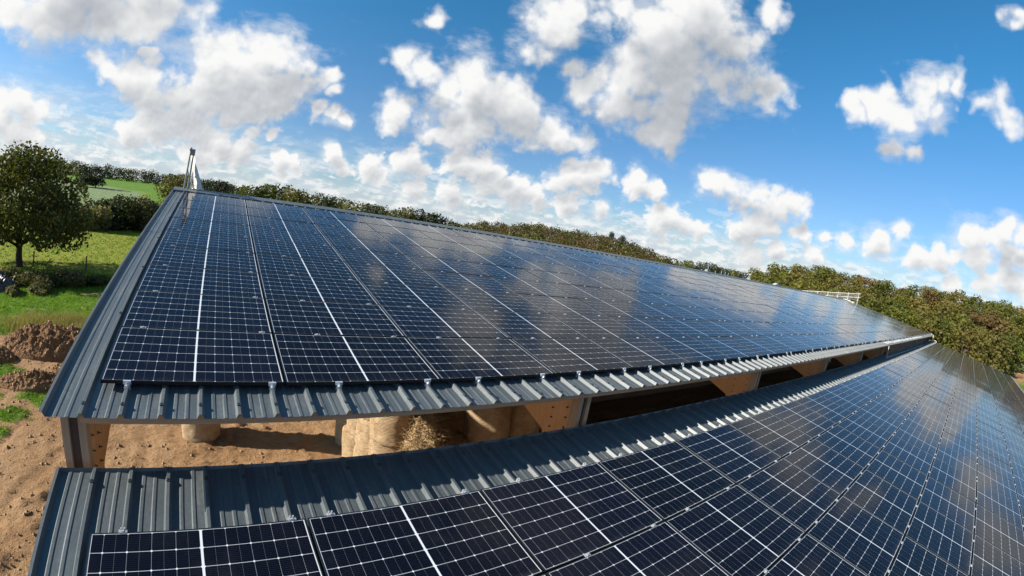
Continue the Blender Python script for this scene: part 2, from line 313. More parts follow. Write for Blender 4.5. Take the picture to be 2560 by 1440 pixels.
# soil
def soil_color(N, pos):
    a = N.noise(pos, 0.45, 6, 0.62); bb = N.noise(pos, 5.0, 6, 0.7); cl = N.noise(pos, 17.0, 4, 0.7)
    f = N.math('ADD', N.math('MULTIPLY', a, 0.45), N.math('ADD', N.math('MULTIPLY', bb, 0.35), N.math('MULTIPLY', cl, 0.2)))
    return N.ramp(f, [(0.34, (0.120, 0.064, 0.030)), (0.44, (0.275, 0.155, 0.072)), (0.57, (0.355, 0.215, 0.110)), (0.70, (0.43, 0.295, 0.175))]), N.math('ADD', N.math('MULTIPLY', bb, 0.6), N.math('MULTIPLY', cl, 0.4))
m, N, b = material('ground_cover', 0.9, 0.15)
geo = N.n('ShaderNodeNewGeometry'); pos = geo.outputs['Position']
sc, sh = soil_color(N, pos)
def attr(nm):
    a = N.n('ShaderNodeAttribute'); a.attribute_name = nm; return a.outputs['Fac']
g1 = N.noise(pos, 0.22, 6, 0.65); g2 = N.noise(pos, 3.2, 6, 0.72)
gf = N.math('ADD', N.math('MULTIPLY', g1, 0.5), N.math('MULTIPLY', g2, 0.5))
lush = N.ramp(gf, [(0.34, (0.040, 0.080, 0.006)), (0.50, (0.085, 0.170, 0.010)), (0.66, (0.150, 0.220, 0.026))])
meadow = N.ramp(gf, [(0.36, (0.090, 0.100, 0.010)), (0.45, (0.185, 0.200, 0.017)), (0.66, (0.240, 0.235, 0.030))])
pale = N.ramp(gf, [(0.3, (0.135, 0.185, 0.075)), (0.7, (0.20, 0.25, 0.115))])
bright = N.ramp(gf, [(0.3, (0.075, 0.155, 0.010)), (0.7, (0.110, 0.205, 0.016))])
gcol = N.mix(attr('meadow'), lush, meadow); gcol = N.mix(attr('pale'), gcol, pale); gcol = N.mix(attr('bright'), gcol, bright)
dry = N.math('MULTIPLY', N.smooth(N.noise(pos, 0.6, 6, 0.7), 0.58, 0.72), 0.55)
gcol = N.mix(dry, gcol, (0.20, 0.165, 0.07))
N.link(N.mix(attr('bare'), gcol, sc), b.inputs['Base Color'])
bump(N, b, sh, 1.0, 0.16)
MAT['ground'] = m
m, N, b = material('mound_soil', 0.9, 0.15)
geo = N.n('ShaderNodeNewGeometry'); sc, sh = soil_color(N, geo.outputs['Position'])
N.link(N.mix(1.0, sc, (0.72, 0.66, 0.62), 'MULTIPLY'), b.inputs['Base Color']); bump(N, b, sh, 1.0, 0.12)
MAT['mound'] = m
MAT['stone'] = plain('pale_stone', (0.27, 0.175, 0.10), 0.85, 0, 0.2, 0.45, 3)
MAT['tarp'] = plain('black_plastic', (0.012, 0.012, 0.013), 0.25, 0, 0.5)
MAT['shedwall'] = plain('pale_green_cladding', (0.20, 0.25, 0.13), 0.6)
MAT['post'] = plain('grey_fence_wood', (0.10, 0.075, 0.055), 0.85)
# netting: fine white cords with open meshes
m, N, b = material('white_netting', 0.8, 0.2)
uvn = N.n('ShaderNodeUVMap'); sp = N.n('ShaderNodeSeparateXYZ'); N.link(uvn.outputs[0], sp.inputs[0])
CW = 0.045
def cord(x, q): return N.math('LESS_THAN', N.math('ABSOLUTE', N.math('SUBTRACT', N.math('FRACT', x), 0.5)), q)
am = N.math('MAXIMUM', cord(sp.outputs[0], CW), cord(sp.outputs[1], CW))
b.inputs['Base Color'].default_value = (0.34, 0.34, 0.33, 1)
tr = N.n('ShaderNodeBsdfTransparent'); mx = N.n('ShaderNodeMixShader')
N.link(am, mx.inputs[0]); N.link(tr.outputs[0], mx.inputs[1]); N.link(b.outputs[0], mx.inputs[2])
N.link(mx.outputs[0], [x for x in m.node_tree.nodes if x.type == 'OUTPUT_MATERIAL'][0].inputs[0])
MAT['net'] = m
MAT['bundle'] = plain('bunched_white_net', (0.55, 0.53, 0.50), 0.8, 0, 0.2, 0.18, 20)

# ------------------------------------------------------------------ mesh helpers
class MB:
    """collects boxes, tubes, prisms and quads for one mesh object"""
    def __init__(s): s.v = []; s.f = []; s.m = []; s.uv = []
    def add(s, vs, fs, mi=0):
        o = len(s.v); s.v += [tuple(map(float, q)) for q in vs]
        s.f += [tuple(i+o for i in f) for f in fs]; s.m += [mi]*len(fs)
    def box(s, a, b, mi=0):
        (x0, y0, z0), (x1, y1, z1) = a, b
        s.add([(x0,y0,z0),(x1,y0,z0),(x1,y1,z0),(x0,y1,z0),(x0,y0,z1),(x1,y0,z1),(x1,y1,z1),(x0,y1,z1)],
              [(3,2,1,0),(4,5,6,7),(0,1,5,4),(1,2,6,5),(2,3,7,6),(3,0,4,7)], mi)
    def prism(s, poly, x0, x1, mi=0):
        """polygon in (y,z), extruded along x"""
        n = len(poly)
        s.add([(x0, y, z) for y, z in poly]+[(x1, y, z) for y, z in poly],
              [tuple(range(n-1, -1, -1)), tuple(range(n, 2*n))]+[(i, (i+1) % n, (i+1) % n+n, i+n) for i in range(n)], mi)
    def tube(s, pts, r, n=8, mi=0):
        pts = [Vector(p) for p in pts]; rr = r if isinstance(r, (list, tuple)) else [r]*len(pts)
        rings = []; prev = None
        for i, p in enumerate(pts):
            d = (pts[min(i+1, len(pts)-1)]-pts[max(i-1, 0)]).normalized()
            if prev is None: a = d.orthogonal().normalized()
            else: a = (prev - d*prev.dot(d)).normalized()
            prev = a; bvec = d.cross(a)
            rings.append([p + (a*math.cos(2*math.pi*k/n)+bvec*math.sin(2*math.pi*k/n))*rr[i] for k in range(n)])
        vs = [q for ring in rings for q in ring]; fs = []
        for i in range(len(pts)-1):
            for k in range(n): fs.append((i*n+k, i*n+(k+1) % n, (i+1)*n+(k+1) % n, (i+1)*n+k))
        fs += [tuple(range(n-1, -1, -1)), tuple((len(pts)-1)*n+k for k in range(n))]
        s.add(vs, fs, mi)
    def mesh(s, name, mats, smooth=False):
        me = bpy.data.meshes.new(name); me.from_pydata(s.v, [], s.f)
        for q in (mats if isinstance(mats, (list, tuple)) else [mats]): me.materials.append(q)
        me.polygons.foreach_set('material_index', s.m)
        if smooth: me.polygons.foreach_set('use_smooth', [True]*len(s.f))
        me.update(); return me
    def build(s, name, mats, parent=None, smooth=False):
        return link(name, s.mesh(name, mats, smooth), parent)
def link(name, me, parent=None):
    o = bpy.data.objects.new(name, me); col.objects.link(o)
    if parent is not None: o.parent = parent
    return o
def tag(o, label=None, cat=None, group=None, kind=None):
    for k, v in (('label', label), ('category', cat), ('group', group), ('kind', kind)):
        if v is not None: o[k] = v
    return o
def empty(name, loc=(0, 0, 0)):
    o = bpy.data.objects.new(name, None); col.objects.link(o); o.location = loc; o.empty_display_size = 0.2; return o
def quads_mesh(name, V, mats, mi=None, uv=None):
    """V: (n,4,3) array of loose quads"""
    n = len(V); me = bpy.data.meshes.new(name)
    me.vertices.add(n*4); me.vertices.foreach_set('co', V.reshape(-1).astype(np.float32))
    me.loops.add(n*4); me.loops.foreach_set('vertex_index', np.arange(n*4, dtype=np.int32))
    me.polygons.add(n); me.polygons.foreach_set('loop_start', np.arange(0, n*4, 4, dtype=np.int32))
    for q in mats: me.materials.append(q)
    if mi is not None: me.polygons.foreach_set('material_index', mi.astype(np.int32))
    me.update(calc_edges=True); return me
def copy_thing(o, kids=True):
    c = o.copy(); col.objects.link(c)
    if kids:
        for ch in o.children:
            k = ch.copy(); col.objects.link(k); k.parent = c
    return c

def hash3(ix, iy, iz, seed):
    h = (ix*374761393 + iy*668265263 + iz*2147483647 + seed*974634511) & 0xffffffff
    h = ((h ^ (h >> 13))*1274126177) & 0xffffffff
    return ((h ^ (h >> 16)) & 0xffff)/65535.0
def vnoise(x, y, z=None, seed=0):
    if z is None: z = np.zeros_like(x)
    ix, iy, iz = (np.floor(q).astype(np.int64) for q in (x, y, z))
    fx, fy, fz = x-ix, y-iy, z-iz
    fx, fy, fz = (q*q*(3-2*q) for q in (fx, fy, fz))
    r = 0
    for a in (0, 1):
        for b_ in (0, 1):
            for c_ in (0, 1):
                r = r + hash3(ix+a, iy+b_, iz+c_, seed)*(fx if a else 1-fx)*(fy if b_ else 1-fy)*(fz if c_ else 1-fz)
    return r
def fbm(x, y, z=None, oct=5, seed=0, gain=0.5):
    s = 0; a = 1; t = 0
    for o in range(oct):
        k = 2.03**o; s = s + a*vnoise(x*k+o*7.1, y*k+o*3.7, None if z is None else z*k+o*5.3, seed+o); t += a; a *= gain
    return s/t
def sstep(x, lo, hi):
    t = np.clip((x-lo)/(hi-lo), 0, 1); return t*t*(3-2*t)

# ------------------------------------------------------------------ terrain
GZ = -6.5
H_TAB = np.array([(26, -1.0), (28.9, -0.1), (30.8, 0.7), (35.2, 1.35), (37.7, 1.82), (42.2, 1.81), (46.2, 1.97), (49.2, 1.82), (52.3, 1.2), (54.4, 0.3), (56.5, -0.6), (59, -1)])
J_TAB = np.array([(62, 0.0), (63.7, 0.56), (65, 1.39), (67.7, 2.2), (69.8, 2.33), (73.1, 3.2), (75.5, 2.68), (79.6, 2.74), (84, 3.0), (88.2, 3.3), (95, 3.1), (115, 3.0)])
def terrain(x, y):
    dx, dy = x-CAM[0], y-CAM[1]; r = np.hypot(dx, dy); az = np.degrees(np.arctan2(dx, dy))
    z = np.full_like(r, GZ)
    left = sstep(az, 9, -4)*sstep(az, -150, -100)
    z = z + left*6.2*np.clip((r-115)/270, 0, 1)
    hz = 1.75+340*np.tan(np.radians(np.interp(az, H_TAB[:, 0], H_TAB[:, 1])))-9.0
    z = z + np.maximum(hz-GZ, 0)*sstep(r, 200, 340)*(az > 26)*(az < 59)*sstep(r, 900, 450)
    jz = 1.75+190*np.tan(np.radians(np.interp(az, J_TAB[:, 0], J_TAB[:, 1])))-8.6
    z = z + np.maximum(jz-GZ, 0)*sstep(r, 104, 190)*sstep(az, 61, 66)*sstep(az, 150, 110)*sstep(r, 700, 350)
    return z
def grow(a, b, step, far, k=1.09):
    mid = list(np.arange(a, b, step)); lo, s, p = [], step, a
    while p > -far: s *= k; p -= s; lo.append(p)
    hi, s, p = [], step, mid[-1]
    while p < far: s *= k; p += s; hi.append(p)
    return np.array(lo[::-1]+mid+hi)
gx = grow(-17, 11, 0.11, 3500); gy = grow(1.0, 27, 0.11, 3500, 1.07)
X, Y = np.meshgrid(gx, gy)
Z = terrain(X, Y)
dxc, dyc = X-CAM[0], Y-CAM[1]; RR = np.hypot(dxc, dyc); AZ = np.degrees(np.arctan2(dxc, dyc))
wob = (fbm(X*0.22, Y*0.22, oct=5, seed=3)-0.5)
edge_y = 22.6 + 5.0*wob + 0.10*(X+8)
bare = sstep(edge_y-Y, -0.6, 0.9)
bare = np.maximum(bare, sstep(np.hypot((X+6.5)/2.2, (Y-32.0)/0.9), 1.3, 0.6)*sstep(fbm(X*.8, Y*.8, seed=4), 0.35, 0.6)*0.9)
# weeds creeping into the yard, wheel ruts in the grass
pn = fbm(X*1.3, Y*1.3, oct=5, seed=9)-.5
patch = 0
for (cx, cy, rx, ry) in ((-6.0, 14.4, 1.5, .8), (-6.7, 12.7, 1.1, .75), (-7.6, 14.0, 1.2, .6), (-6.4, 11.4, .7, .5), (-8.4, 16.6, 1.4, .7)):
    patch = np.maximum(patch, sstep(np.hypot((X-cx)/rx, (Y-cy)/ry)+pn*2.2, 1.05, .6))
bare = bare*(1-0.92*patch)
for (cx, cy, ax, ay) in ((-9.4, 27.3, 0.93, 0.36), (-10.6, 25.2, 0.95, 0.30)):
    dd = np.abs((X-cx)*(-ay)+(Y-cy)*ax+0.5*wob); ll = np.abs((X-cx)*ax+(Y-cy)*ay)
    bare = np.maximum(bare, 0.6*sstep(dd, 0.28, 0.1)*sstep(ll, 5, 2.5)*sstep(fbm(X*1.3, Y*1.3, seed=12), 0.42, 0.6))
yard = sstep(Y, 140, 60)*sstep(np.abs(X-30), 75, 55)
bare = np.maximum(bare, 0)*1.0
shed_soil = sstep(np.hypot((X-120)/10, (Y+17)/6), 1.2, 0.9)
bare = np.maximum(bare*(X < 75), shed_soil)
near = sstep(RR, 60, 25)
rough = (fbm(X*1.2, Y*1.2, oct=6, seed=1, gain=0.62)-0.5)*0.19 + (fbm(X*5, Y*5, oct=3, seed=2)-0.5)*0.09
lumps = np.maximum(fbm(X*2.4, Y*2.4, oct=4, seed=21, gain=0.6)-0.52, 0)*0.42*sstep(fbm(X*0.3, Y*0.3, seed=22), 0.42, 0.6)
rut = 0
for rx0 in (-5.2, -3.5, -1.2, .5):
    dd = np.abs(X-rx0-.12*(Y-12)-.5*np.sin(Y*.35+rx0)-.4*wob)
    rut = np.maximum(rut, sstep(dd, .30, .12)*(.4+.6*sstep(np.sin(Y*14+X*5), -.3, .5))*sstep(fbm(X*.5, Y*.5, seed=44), .36, .52))
Z = Z - .055*rut*bare*(Y < 21)
Z = Z + near*(bare*(rough*0.8+lumps) + (1-bare)*(rough*1.1))
meadow = sstep(Y+0.25*X, 30, 37)
pale = sstep(AZ, -7.5, -9.5)*sstep(RR, 108, 118)*sstep(RR+ (AZ+12)*6, 262, 256)*(AZ > -100)
bright = sstep(AZ, 9, 3)*sstep(RR+(AZ+12)*6*(AZ < -6), 256, 262)*(AZ > -100)
bright = np.maximum(bright, sstep(AZ, -9, -7.5)*sstep(AZ, 9, 5)*sstep(RR, 110, 130))
ny, nx = X.shape
me = bpy.data.meshes.new('ground'); me.vertices.add(nx*ny)
me.vertices.foreach_set('co', np.stack([X, Y, Z], -1).reshape(-1).astype(np.float32))
idx = np.arange(nx*ny).reshape(ny, nx)
F = np.stack([idx[:-1, :-1], idx[:-1, 1:], idx[1:, 1:], idx[1:, :-1]], -1).reshape(-1, 4)
me.loops.add(F.size); me.loops.foreach_set('vertex_index', F.reshape(-1).astype(np.int32))
me.polygons.add(len(F)); me.polygons.foreach_set('loop_start', np.arange(0, F.size, 4, dtype=np.int32))
me.polygons.foreach_set('use_smooth', np.ones(len(F), bool))
me.materials.append(MAT['ground'])
for nm, arr in (('bare', bare), ('meadow', meadow), ('pale', pale), ('bright', bright)):
    at = me.attributes.new(nm, 'FLOAT', 'POINT'); at.data.foreach_set('value', arr.reshape(-1).astype(np.float32))
me.update(calc_edges=True)
tag(link('ground', me), kind='structure')
gxs, gys, GZZ = gx, gy, Z
def gz(x, y):
    i = int(np.clip(np.searchsorted(gxs, x)-1, 0, len(gxs)-2)); j = int(np.clip(np.searchsorted(gys, y)-1, 0, len(gys)-2))
    return float(GZZ[j, i])

# ------------------------------------------------------------------ barn
AL, BE = 0.151728, 0.157299
PX, PY = 1.742, 1.15151
OL = np.array([0.014, -1.0511, -0.8170])
PITCH = 0.3395; NC = 37; XEND = NC*PX+0.42
def up(x, s, n=0.0):     # point on the upper slope: along eave, up the slope, off the panel plane
    return (x, s*math.cos(AL)-n*math.sin(AL), s*math.sin(AL)+n*math.cos(AL))
def lo(x, s, n=0.0):     # the lower slope, s measured downhill from the top edge of its panels
    return (OL[0]+x, OL[1]-s*math.cos(BE)-n*math.sin(BE), OL[2]-s*math.sin(BE)+n*math.cos(BE))
PAN = -0.092
def profile(x0, x1, first):
    """rib profile: list of (x, height above the pan)"""
    pts = []
    k0 = int(math.floor((x0-first)/PITCH))-1
    for k in range(k0, int((x1-first)/PITCH)+2):
        c_ = first+k*PITCH
        for dx, h in ((-.034, 0), (-.013, .042), (.013, .042), (.034, 0), (.094, 0), (.104, .006), (.128, .006), (.138, 0), (.198, 0), (.208, .006), (.232, .006), (.242, 0)):
            q = c_+dx
            if x0 <= q <= x1: pts.append((q, h))
    return pts
def sheet(mb, fn, x0, x1, first, svals, thick=0.0):
    pr = profile(x0, x1, first); n = len(pr)
    vs = []
    for (s, off) in svals:
        vs += [fn(x, s, PAN+h+off) for x, h in pr]
    fs = [(i*n+k, i*n+k+1, (i+1)*n+k+1, (i+1)*n+k) for i in range(len(svals)-1) for k in range(n-1)]
    mb.add(vs, fs, 0)
barn = tag(empty('barn', (0, 0, 0)), 'long timber framed barn with two stepped anthracite metal roofs, open at the near gable', 'barn')
RIDGE = 11.33
U0 = -0.085; L0 = -0.075
mb = MB()
sheet(mb, up, -0.441, XEND, U0, [(-0.455, 0), (5.95, 0)])
sheet(mb, up, -0.441, XEND, U0, [(5.80, 0.004), (RIDGE, 0.004)])
k = 0
while U0+k*PITCH < XEND:      # saddle fixings on the crowns
    x = U0+k*PITCH
    for s in ((-0.30, 1.64, 3.44, 5.24, 7.04, 8.84) if k == 0 else (-0.30,)):
        p = up(x, s, PAN+0.042); mb.box((p[0]-.017, p[1]-.022, p[2]-.001), (p[0]+.017, p[1]+.022, p[2]+.008), 1)
        p = up(x, s, PAN+0.05); mb.box((p[0]-.006, p[1]-.006, p[2]), (p[0]+.006, p[1]+.006, p[2]+.012), 1)
    k += 1
tag(mb.build('upper_roof_sheet', [MAT['sheet'], MAT['fixing']], barn), 'upper ribbed metal roof sheet sloping up to the ridge')
mb = MB()
LTOP = -0.805; LBOT = 8*PY+0.35
sheet(mb, lo, -0.441, XEND-.02, L0, [(LTOP, 0), (LTOP+0.004, 0), (LBOT, 0)])
pr = profile(-0.441, XEND-.02, L0); n = len(pr)      # pans turned up along the top edge
vs = [lo(x, LTOP, PAN+h) for x, h in pr]+[lo(x, LTOP-0.012, PAN+max(h, 0.034)) for x, h in pr]
mb.add(vs, [(k, k+1, n+k+1, n+k) for k in range(n-1)], 0)
k = 0
while L0+k*PITCH < XEND-.1:
    p = lo(L0+k*PITCH, LTOP+0.17, PAN+0.042); mb.box((p[0]-.017, p[1]-.022, p[2]-.001), (p[0]+.017, p[1]+.022, p[2]+.008), 1)
    p = lo(L0+k*PITCH, LTOP+0.17, PAN+0.05); mb.box((p[0]-.006, p[1]-.006, p[2]), (p[0]+.006, p[1]+.006, p[2]+.012), 1)
    k += 1
tag(mb.build('lower_roof_sheet', [MAT['sheet'], MAT['fixing']], barn), 'lower ribbed metal roof sheet under the step')
RZ = up(0, RIDGE, PAN)                 # ridge point
BACK = 10.5
def bk(x, s, n=0.0): return (x, RZ[1]+s*math.cos(AL)+n*math.sin(AL), RZ[2]-s*math.sin(AL)+n*math.cos(AL)-PAN)
mb = MB(); sheet(mb, bk, -0.425, XEND, U0, [(0, 0), (BACK, 0)])
tag(mb.build('back_roof_sheet', [MAT['sheet']], barn), 'metal roof sheet falling away behind the ridge')
mb = MB()                              # ridge capping
ca = math.tan(AL)*.5
mb.prism([(RZ[1]-.494, RZ[2]+.004-ca), (RZ[1]-.5, RZ[2]+.004-ca), (RZ[1]-.5, RZ[2]+.058-ca), (RZ[1], RZ[2]+.064), (RZ[1]+.3, RZ[2]+.058-ca*.6), (RZ[1]+.3, RZ[2]+.052-ca*.6), (RZ[1], RZ[2]+.058), (RZ[1]-.494, RZ[2]+.052-ca)], -0.43, XEND)
mb.build('ridge_cap', MAT['sheet'], barn)
def purlin(name, fn, s, w, h, x1=XEND-.1, x0=-0.12):
    mb = MB(); a = PAN-0.006
    c4 = [fn(0, s, a), fn(0, s+w, a), fn(0, s+w, a-h), fn(0, s, a-h)]
    mb.prism([(p[1], p[2]) for p in c4], x0, x1)
    mb.build(name, MAT['beam'], barn)
purlin('eave_beam', up, -0.36, 0.10, 0.115)
for s in (1.6, 3.4, 5.2, 7.0, 8.8, 10.9): purlin('purlin', up, s, 0.08, 0.20)
for s in (-0.55, 1.2, 3.0, 4.8, 6.6, 8.9): purlin('purlin', lo, s, 0.08, 0.18)
bo_ = MB(); bo_.tube([(0, 0, 0), (.010, 0, 0)], .016, 8); bo_.tube([(.014, 0, 0), (.034, 0, 0)], .008, 6); BOLT_ME = bo_.mesh('bolt', MAT['bolt'])
for k in range(11):
    xc = -0.25+6.10*k
    if xc > XEND: break
    mb = MB()
    mb.box((xc-.115, -0.10, GZ), (xc-.045, 0.06, -0.28)); mb.box((xc+.045, -0.10, GZ), (xc+.115, 0.06, -0.28))
    post = mb.build('post', MAT['board'], barn)
    c2 = MB(); c2.box((xc-.043, -0.055, GZ), (xc+.043, 0.055, -0.28)); c2.build('core', MAT['core'], post)
    gb = MB()
    zt = lambda y: y*math.tan(AL)-0.31
    gb.prism([(0.062, zt(0.062)), (0.062, GZ), (0.52, GZ), (0.52, -1.42), (0.60, -1.18), (1.32, -0.93), (1.32, zt(1.32))][::-1], xc-.09, xc+.09)
    gb.build('gusset', MAT['glulam'], post)
    if k < 5:
        sx = 1 if k == 0 else -1
        xs = xc+sx*0.09
        pts = [(0.14, -0.45-0.165*q) for q in range(6)]+[(0.44, -0.42-0.16*q) for q in range(5)]
        if k: pts += [(0.26, -1.35), (0.36, -1.30), (0.75, -0.5), (0.95, -0.62), (1.15, -0.45)]
        for (y, z) in pts:
            bo = link('bolt', BOLT_ME, post); bo.location = (xs, y, z); bo.scale = (sx, 1, 1)
    rb = MB()
    def rl(y): return y*math.tan(AL)-0.31
    rb.prism([(1.322, rl(1.322)), (1.322, -0.93), (9.0, rl(9.0)-0.45), (RZ[1], RZ[2]-0.75), (RZ[1], RZ[2]-0.23)][::-1], xc-.08, xc+.08)
    rb.build('rafter', MAT['rafter'], barn)
    r2 = MB()
    p0, p1 = lo(0, LTOP+.15, PAN-.19), lo(0, LBOT-.3, PAN-.19)
    r2.prism([(p0[1], p0[2]), (p1[1], p1[2]), (p1[1], p1[2]-.4), (p0[1], p0[2]-.6)], xc-.07, xc+.07)
    r2.build('rafter', MAT['rafter'], barn)
    fp = MB(); fp.box((xc-.1, p1[1], GZ), (xc+.1, p1[1]+.25, p1[2]-.402)); fp.build('post', MAT['board'], barn)
    bp = MB(); q = bk(0, BACK-.3, -.3); bp.box((xc-.1, q[1]-.25, GZ), (xc+.1, q[1], q[2])); bp.build('post', MAT['board'], barn)
cw = MB(); cw.box((12.0, RZ[1]+.3, GZ), (XEND-.2, RZ[1]+.36, RZ[2]-.35)); cw.build('added_back_wall', MAT['cladding'], barn)  # added wall, not seen, blocks light to keep the barn interior dark
ew = MB(); ew.prism([(-0.05, GZ), (RZ[1], GZ), (RZ[1], RZ[2]-.3), (-0.05, -0.35)], XEND-.24, XEND-.18); ew.build('end_wall', MAT['cladding'], barn)

# ------------------------------------------------------------------ solar panels
PW, PH, TH, LIP = 1.722, 1.134, 0.035, 0.011
def frame_into(mb, mi=0):
    mb.box((0, 0, -TH), (PW, LIP, 0), mi); mb.box((0, PH-LIP, -TH), (PW, PH, 0), mi)
    mb.box((0, LIP, -TH), (LIP, PH-LIP, 0), mi); mb.box((PW-LIP, LIP, -TH), (PW, PH-LIP, 0), mi)
GLV = [(LIP, LIP, -.0025), (PW-LIP, LIP, -.0025), (PW-LIP, PH-LIP, -.0025), (LIP, PH-LIP, -.0025)]
def set_uv(me):
    uvl = me.uv_layers.new(name='UVMap')
    for lp in me.loops:
        co = me.vertices[lp.vertex_index].co; uvl.data[lp.index].uv = (co.x, co.y)
def clamp_box(mb, x, y, mi=0):
    mb.box((x-.034, y-.017, -.004), (x+.034, y+.017, .0045), mi)
    mb.box((x-.010, y-.010, .0045), (x+.010, y+.010, .012), mi)
mb = MB(); frame_into(mb); FRAME_ME = mb.mesh('frame', MAT['frame'])
mb = MB(); mb.add(GLV, [(0, 1, 2, 3)]); mb.add([(x, y, -.008) for x, y, z in GLV], [(3, 2, 1, 0)]); GLASS_ME = mb.mesh('glass', MAT['glass']); set_uv(GLASS_ME)
mb = MB(); clamp_box(mb, 0, 0); CLAMP_ME = mb.mesh('clamp', MAT['clamp'])
mb = MB(); frame_into(mb, 0); mb.add(GLV, [(0, 1, 2, 3)], 1); WHOLE_ME = mb.mesh('solar_panel', [MAT['frame'], MAT['glass']]); set_uv(WHOLE_ME)

def proj(P):
    v = (np.asarray(P, float)-CAM) @ ROT
    rxy = np.hypot(v[:, 0], v[:, 1]); th = np.arctan2(rxy, -v[:, 2]); rr = 1149.17*(th+0.0761*th**3)
    return np.stack([1280+v[:, 0]/rxy*rr, 720-v[:, 1]/rxy*rr], 1)*0.4
ORD = 'first second third fourth fifth sixth seventh eighth ninth tenth eleventh twelfth thirteenth fourteenth fifteenth sixteenth seventeenth eighteenth nineteenth twentieth'.split()
def ordinal(n):
    if n <= 20: return ORD[n-1]
    t = {2: 'twenty', 3: 'thirty', 4: 'forty', 5: 'fifty', 6: 'sixty', 7: 'seventy', 8: 'eighty', 9: 'ninety'}[n//10]
    return (t+'-'+ORD[n % 10-1]) if n % 10 else {20: 'twentieth', 30: 'thirtieth', 40: 'fortieth', 50: 'fiftieth', 60: 'sixtieth', 70: 'seventieth', 80: 'eightieth', 90: 'ninetieth'}[n]
def rib_near(x, first): return first+round((x-first)/PITCH)*PITCH
jit = random.Random(4)
slots = []
def area_in_frame(cs):
    """rough pixels covered inside the picture: samples of the panel that fall in the frame times its projected area"""
    q = proj(cs); a = 0.5*abs(sum(q[k][0]*q[(k+1) % 4][1]-q[(k+1) % 4][0]*q[k][1] for k in range(4)))
    c = np.array(cs); n = 0
    for s in (.1, .3, .5, .7, .9):
        for t in (.1, .5, .9):
            p = proj([(c[0]*(1-s)+c[1]*s)*(1-t)+(c[3]*(1-s)+c[2]*s)*t])[0]
            n += (0 <= p[0] <= 1024) and (0 <= p[1] <= 576)
    return a*n/15.0
for roof, rows in (('upper', 9), ('lower', 8)):
    for j in range(rows):
        for i in range(NC):
            fn = up if roof == 'upper' else lo
            s0 = j*PY if roof == 'upper' else (j+1)*PY
            s1 = s0+PY if roof == 'upper' else s0-PY
            cs = [fn(i*PX, s0), fn(i*PX+PX, s0), fn(i*PX+PX, s1), fn(i*PX, s1)]
            slots.append((area_in_frame(cs), roof, j, i))
slots.sort(key=lambda q: -q[0])
ROWS = {'upper': ['eave row', 'second row up', 'third row up', 'fourth row up', 'fifth row up', 'sixth row up', 'seventh row up', 'eighth row up', 'ridge row'],
        'lower': ['top row', 'second row down', 'third row down', 'fourth row down', 'fifth row down', 'sixth row down', 'seventh row down', 'bottom row']}
def panel_matrix(roof, j, i):
    ang = AL if roof == 'upper' else BE
    org = up(i*PX+.01, j*PY+.006) if roof == 'upper' else lo(i*PX+.01, (j+1)*PY-.006)
    rot = Matrix.Rotation(ang+R(jit.gauss(0, .10)), 4, 'X') @ Matrix.Rotation(R(jit.gauss(0, .12)), 4, 'Y')
    return Matrix.Translation(org) @ rot
def clamp_xs(i, first):
    return [rib_near(i*PX+.38, first)-i*PX-.01, rib_near(i*PX+1.5, first)-i*PX-.01]
rest = []
for rank, (ar, roof, j, i) in enumerate(slots):
    mat = panel_matrix(roof, j, i); first = U0 if roof == 'upper' else L0
    if rank >= 300: rest.append((mat, roof, j, i)); continue
    lab = 'solar panel in the %s roof %s, %s from the near gable' % (roof, ROWS[roof][j], ordinal(i+1))
    if ar > 45:
        o = empty('solar_panel'); o.matrix_world = mat
        link('frame', FRAME_ME, o); link('glass', GLASS_ME, o)
        for cx in clamp_xs(i, first):
            k_ = link('clamp', CLAMP_ME, o); k_.location = (cx+.0, PH+.008, 0)
    else:
        o = link('solar_panel', WHOLE_ME); o.matrix_world = mat
    tag(o, lab, 'solar panel', 'solar panels on the barn roofs')
# the remaining far panels and those out of the picture, as one field with the clamps that still glint there
mb = MB(); uvs = []
for (mat, roof, j, i) in rest:
    t = MB(); frame_into(t, 0); t.add(GLV, [(0, 1, 2, 3)], 1)
    for cx in clamp_xs(i, U0 if roof == 'upper' else L0): clamp_box(t, cx, PH+.008, 2)
    for vv in t.v: uvs.append((vv[0], vv[1]))
    o_ = len(mb.v); mb.v += [tuple(mat @ Vector(q)) for q in t.v]; mb.f += [tuple(a+o_ for a in f) for f in t.f]; mb.m += t.m
me = mb.mesh('solar_panel_field', [MAT['frame'], MAT['glass'], MAT['clamp']])
uvl = me.uv_layers.new(name='UVMap'); vi = np.empty(len(me.loops), np.int32); me.loops.foreach_get('vertex_index', vi)
uvl.data.foreach_set('uv', np.array(uvs, np.float32)[vi].reshape(-1))
tag(link('solar_panel_field', me), 'far solar panels merging towards the distant end of both roofs', 'solar panels', None, 'stuff')

# galvanised feet on the ribs along the eave
mb = MB()
mb.box((-.036, -.012, -.030), (.036, .012, .004)); mb.box((-.022, -.040, -.034), (.022, .010, -.030)); mb.box((-.008, -.030, -.060), (.008, -.022, -.030))
mb.tube([(0, -.026, -.030), (0, -.026, -.018)], .009, 6); mb.tube([(0, -.026, -.018), (0, -.026, -.006)], .005, 6)
mb.box((-.017, -.034, -.062), (.017, .012, -.047)); mb.box((-.028, -.034, -.080), (-.017, .012, -.047)); mb.box((.017, -.034, -.080), (.028, .012, -.047))
FOOT = mb.mesh('eave_bracket', MAT['zinc'])
for i in range(NC):
    for side, cx in zip(('left', 'right'), clamp_xs(i, U0)):
        o = link('eave_bracket', FOOT); o.matrix_world = Matrix.Translation(up(i*PX+.01+cx, 0.0)) @ Matrix.Rotation(AL, 4, 'X')
        tag(o, '%s galvanised bracket under the upper eave panel that is %s from the near gable' % (side, ordinal(i+1)), 'bracket', 'galvanised brackets along the upper eave')
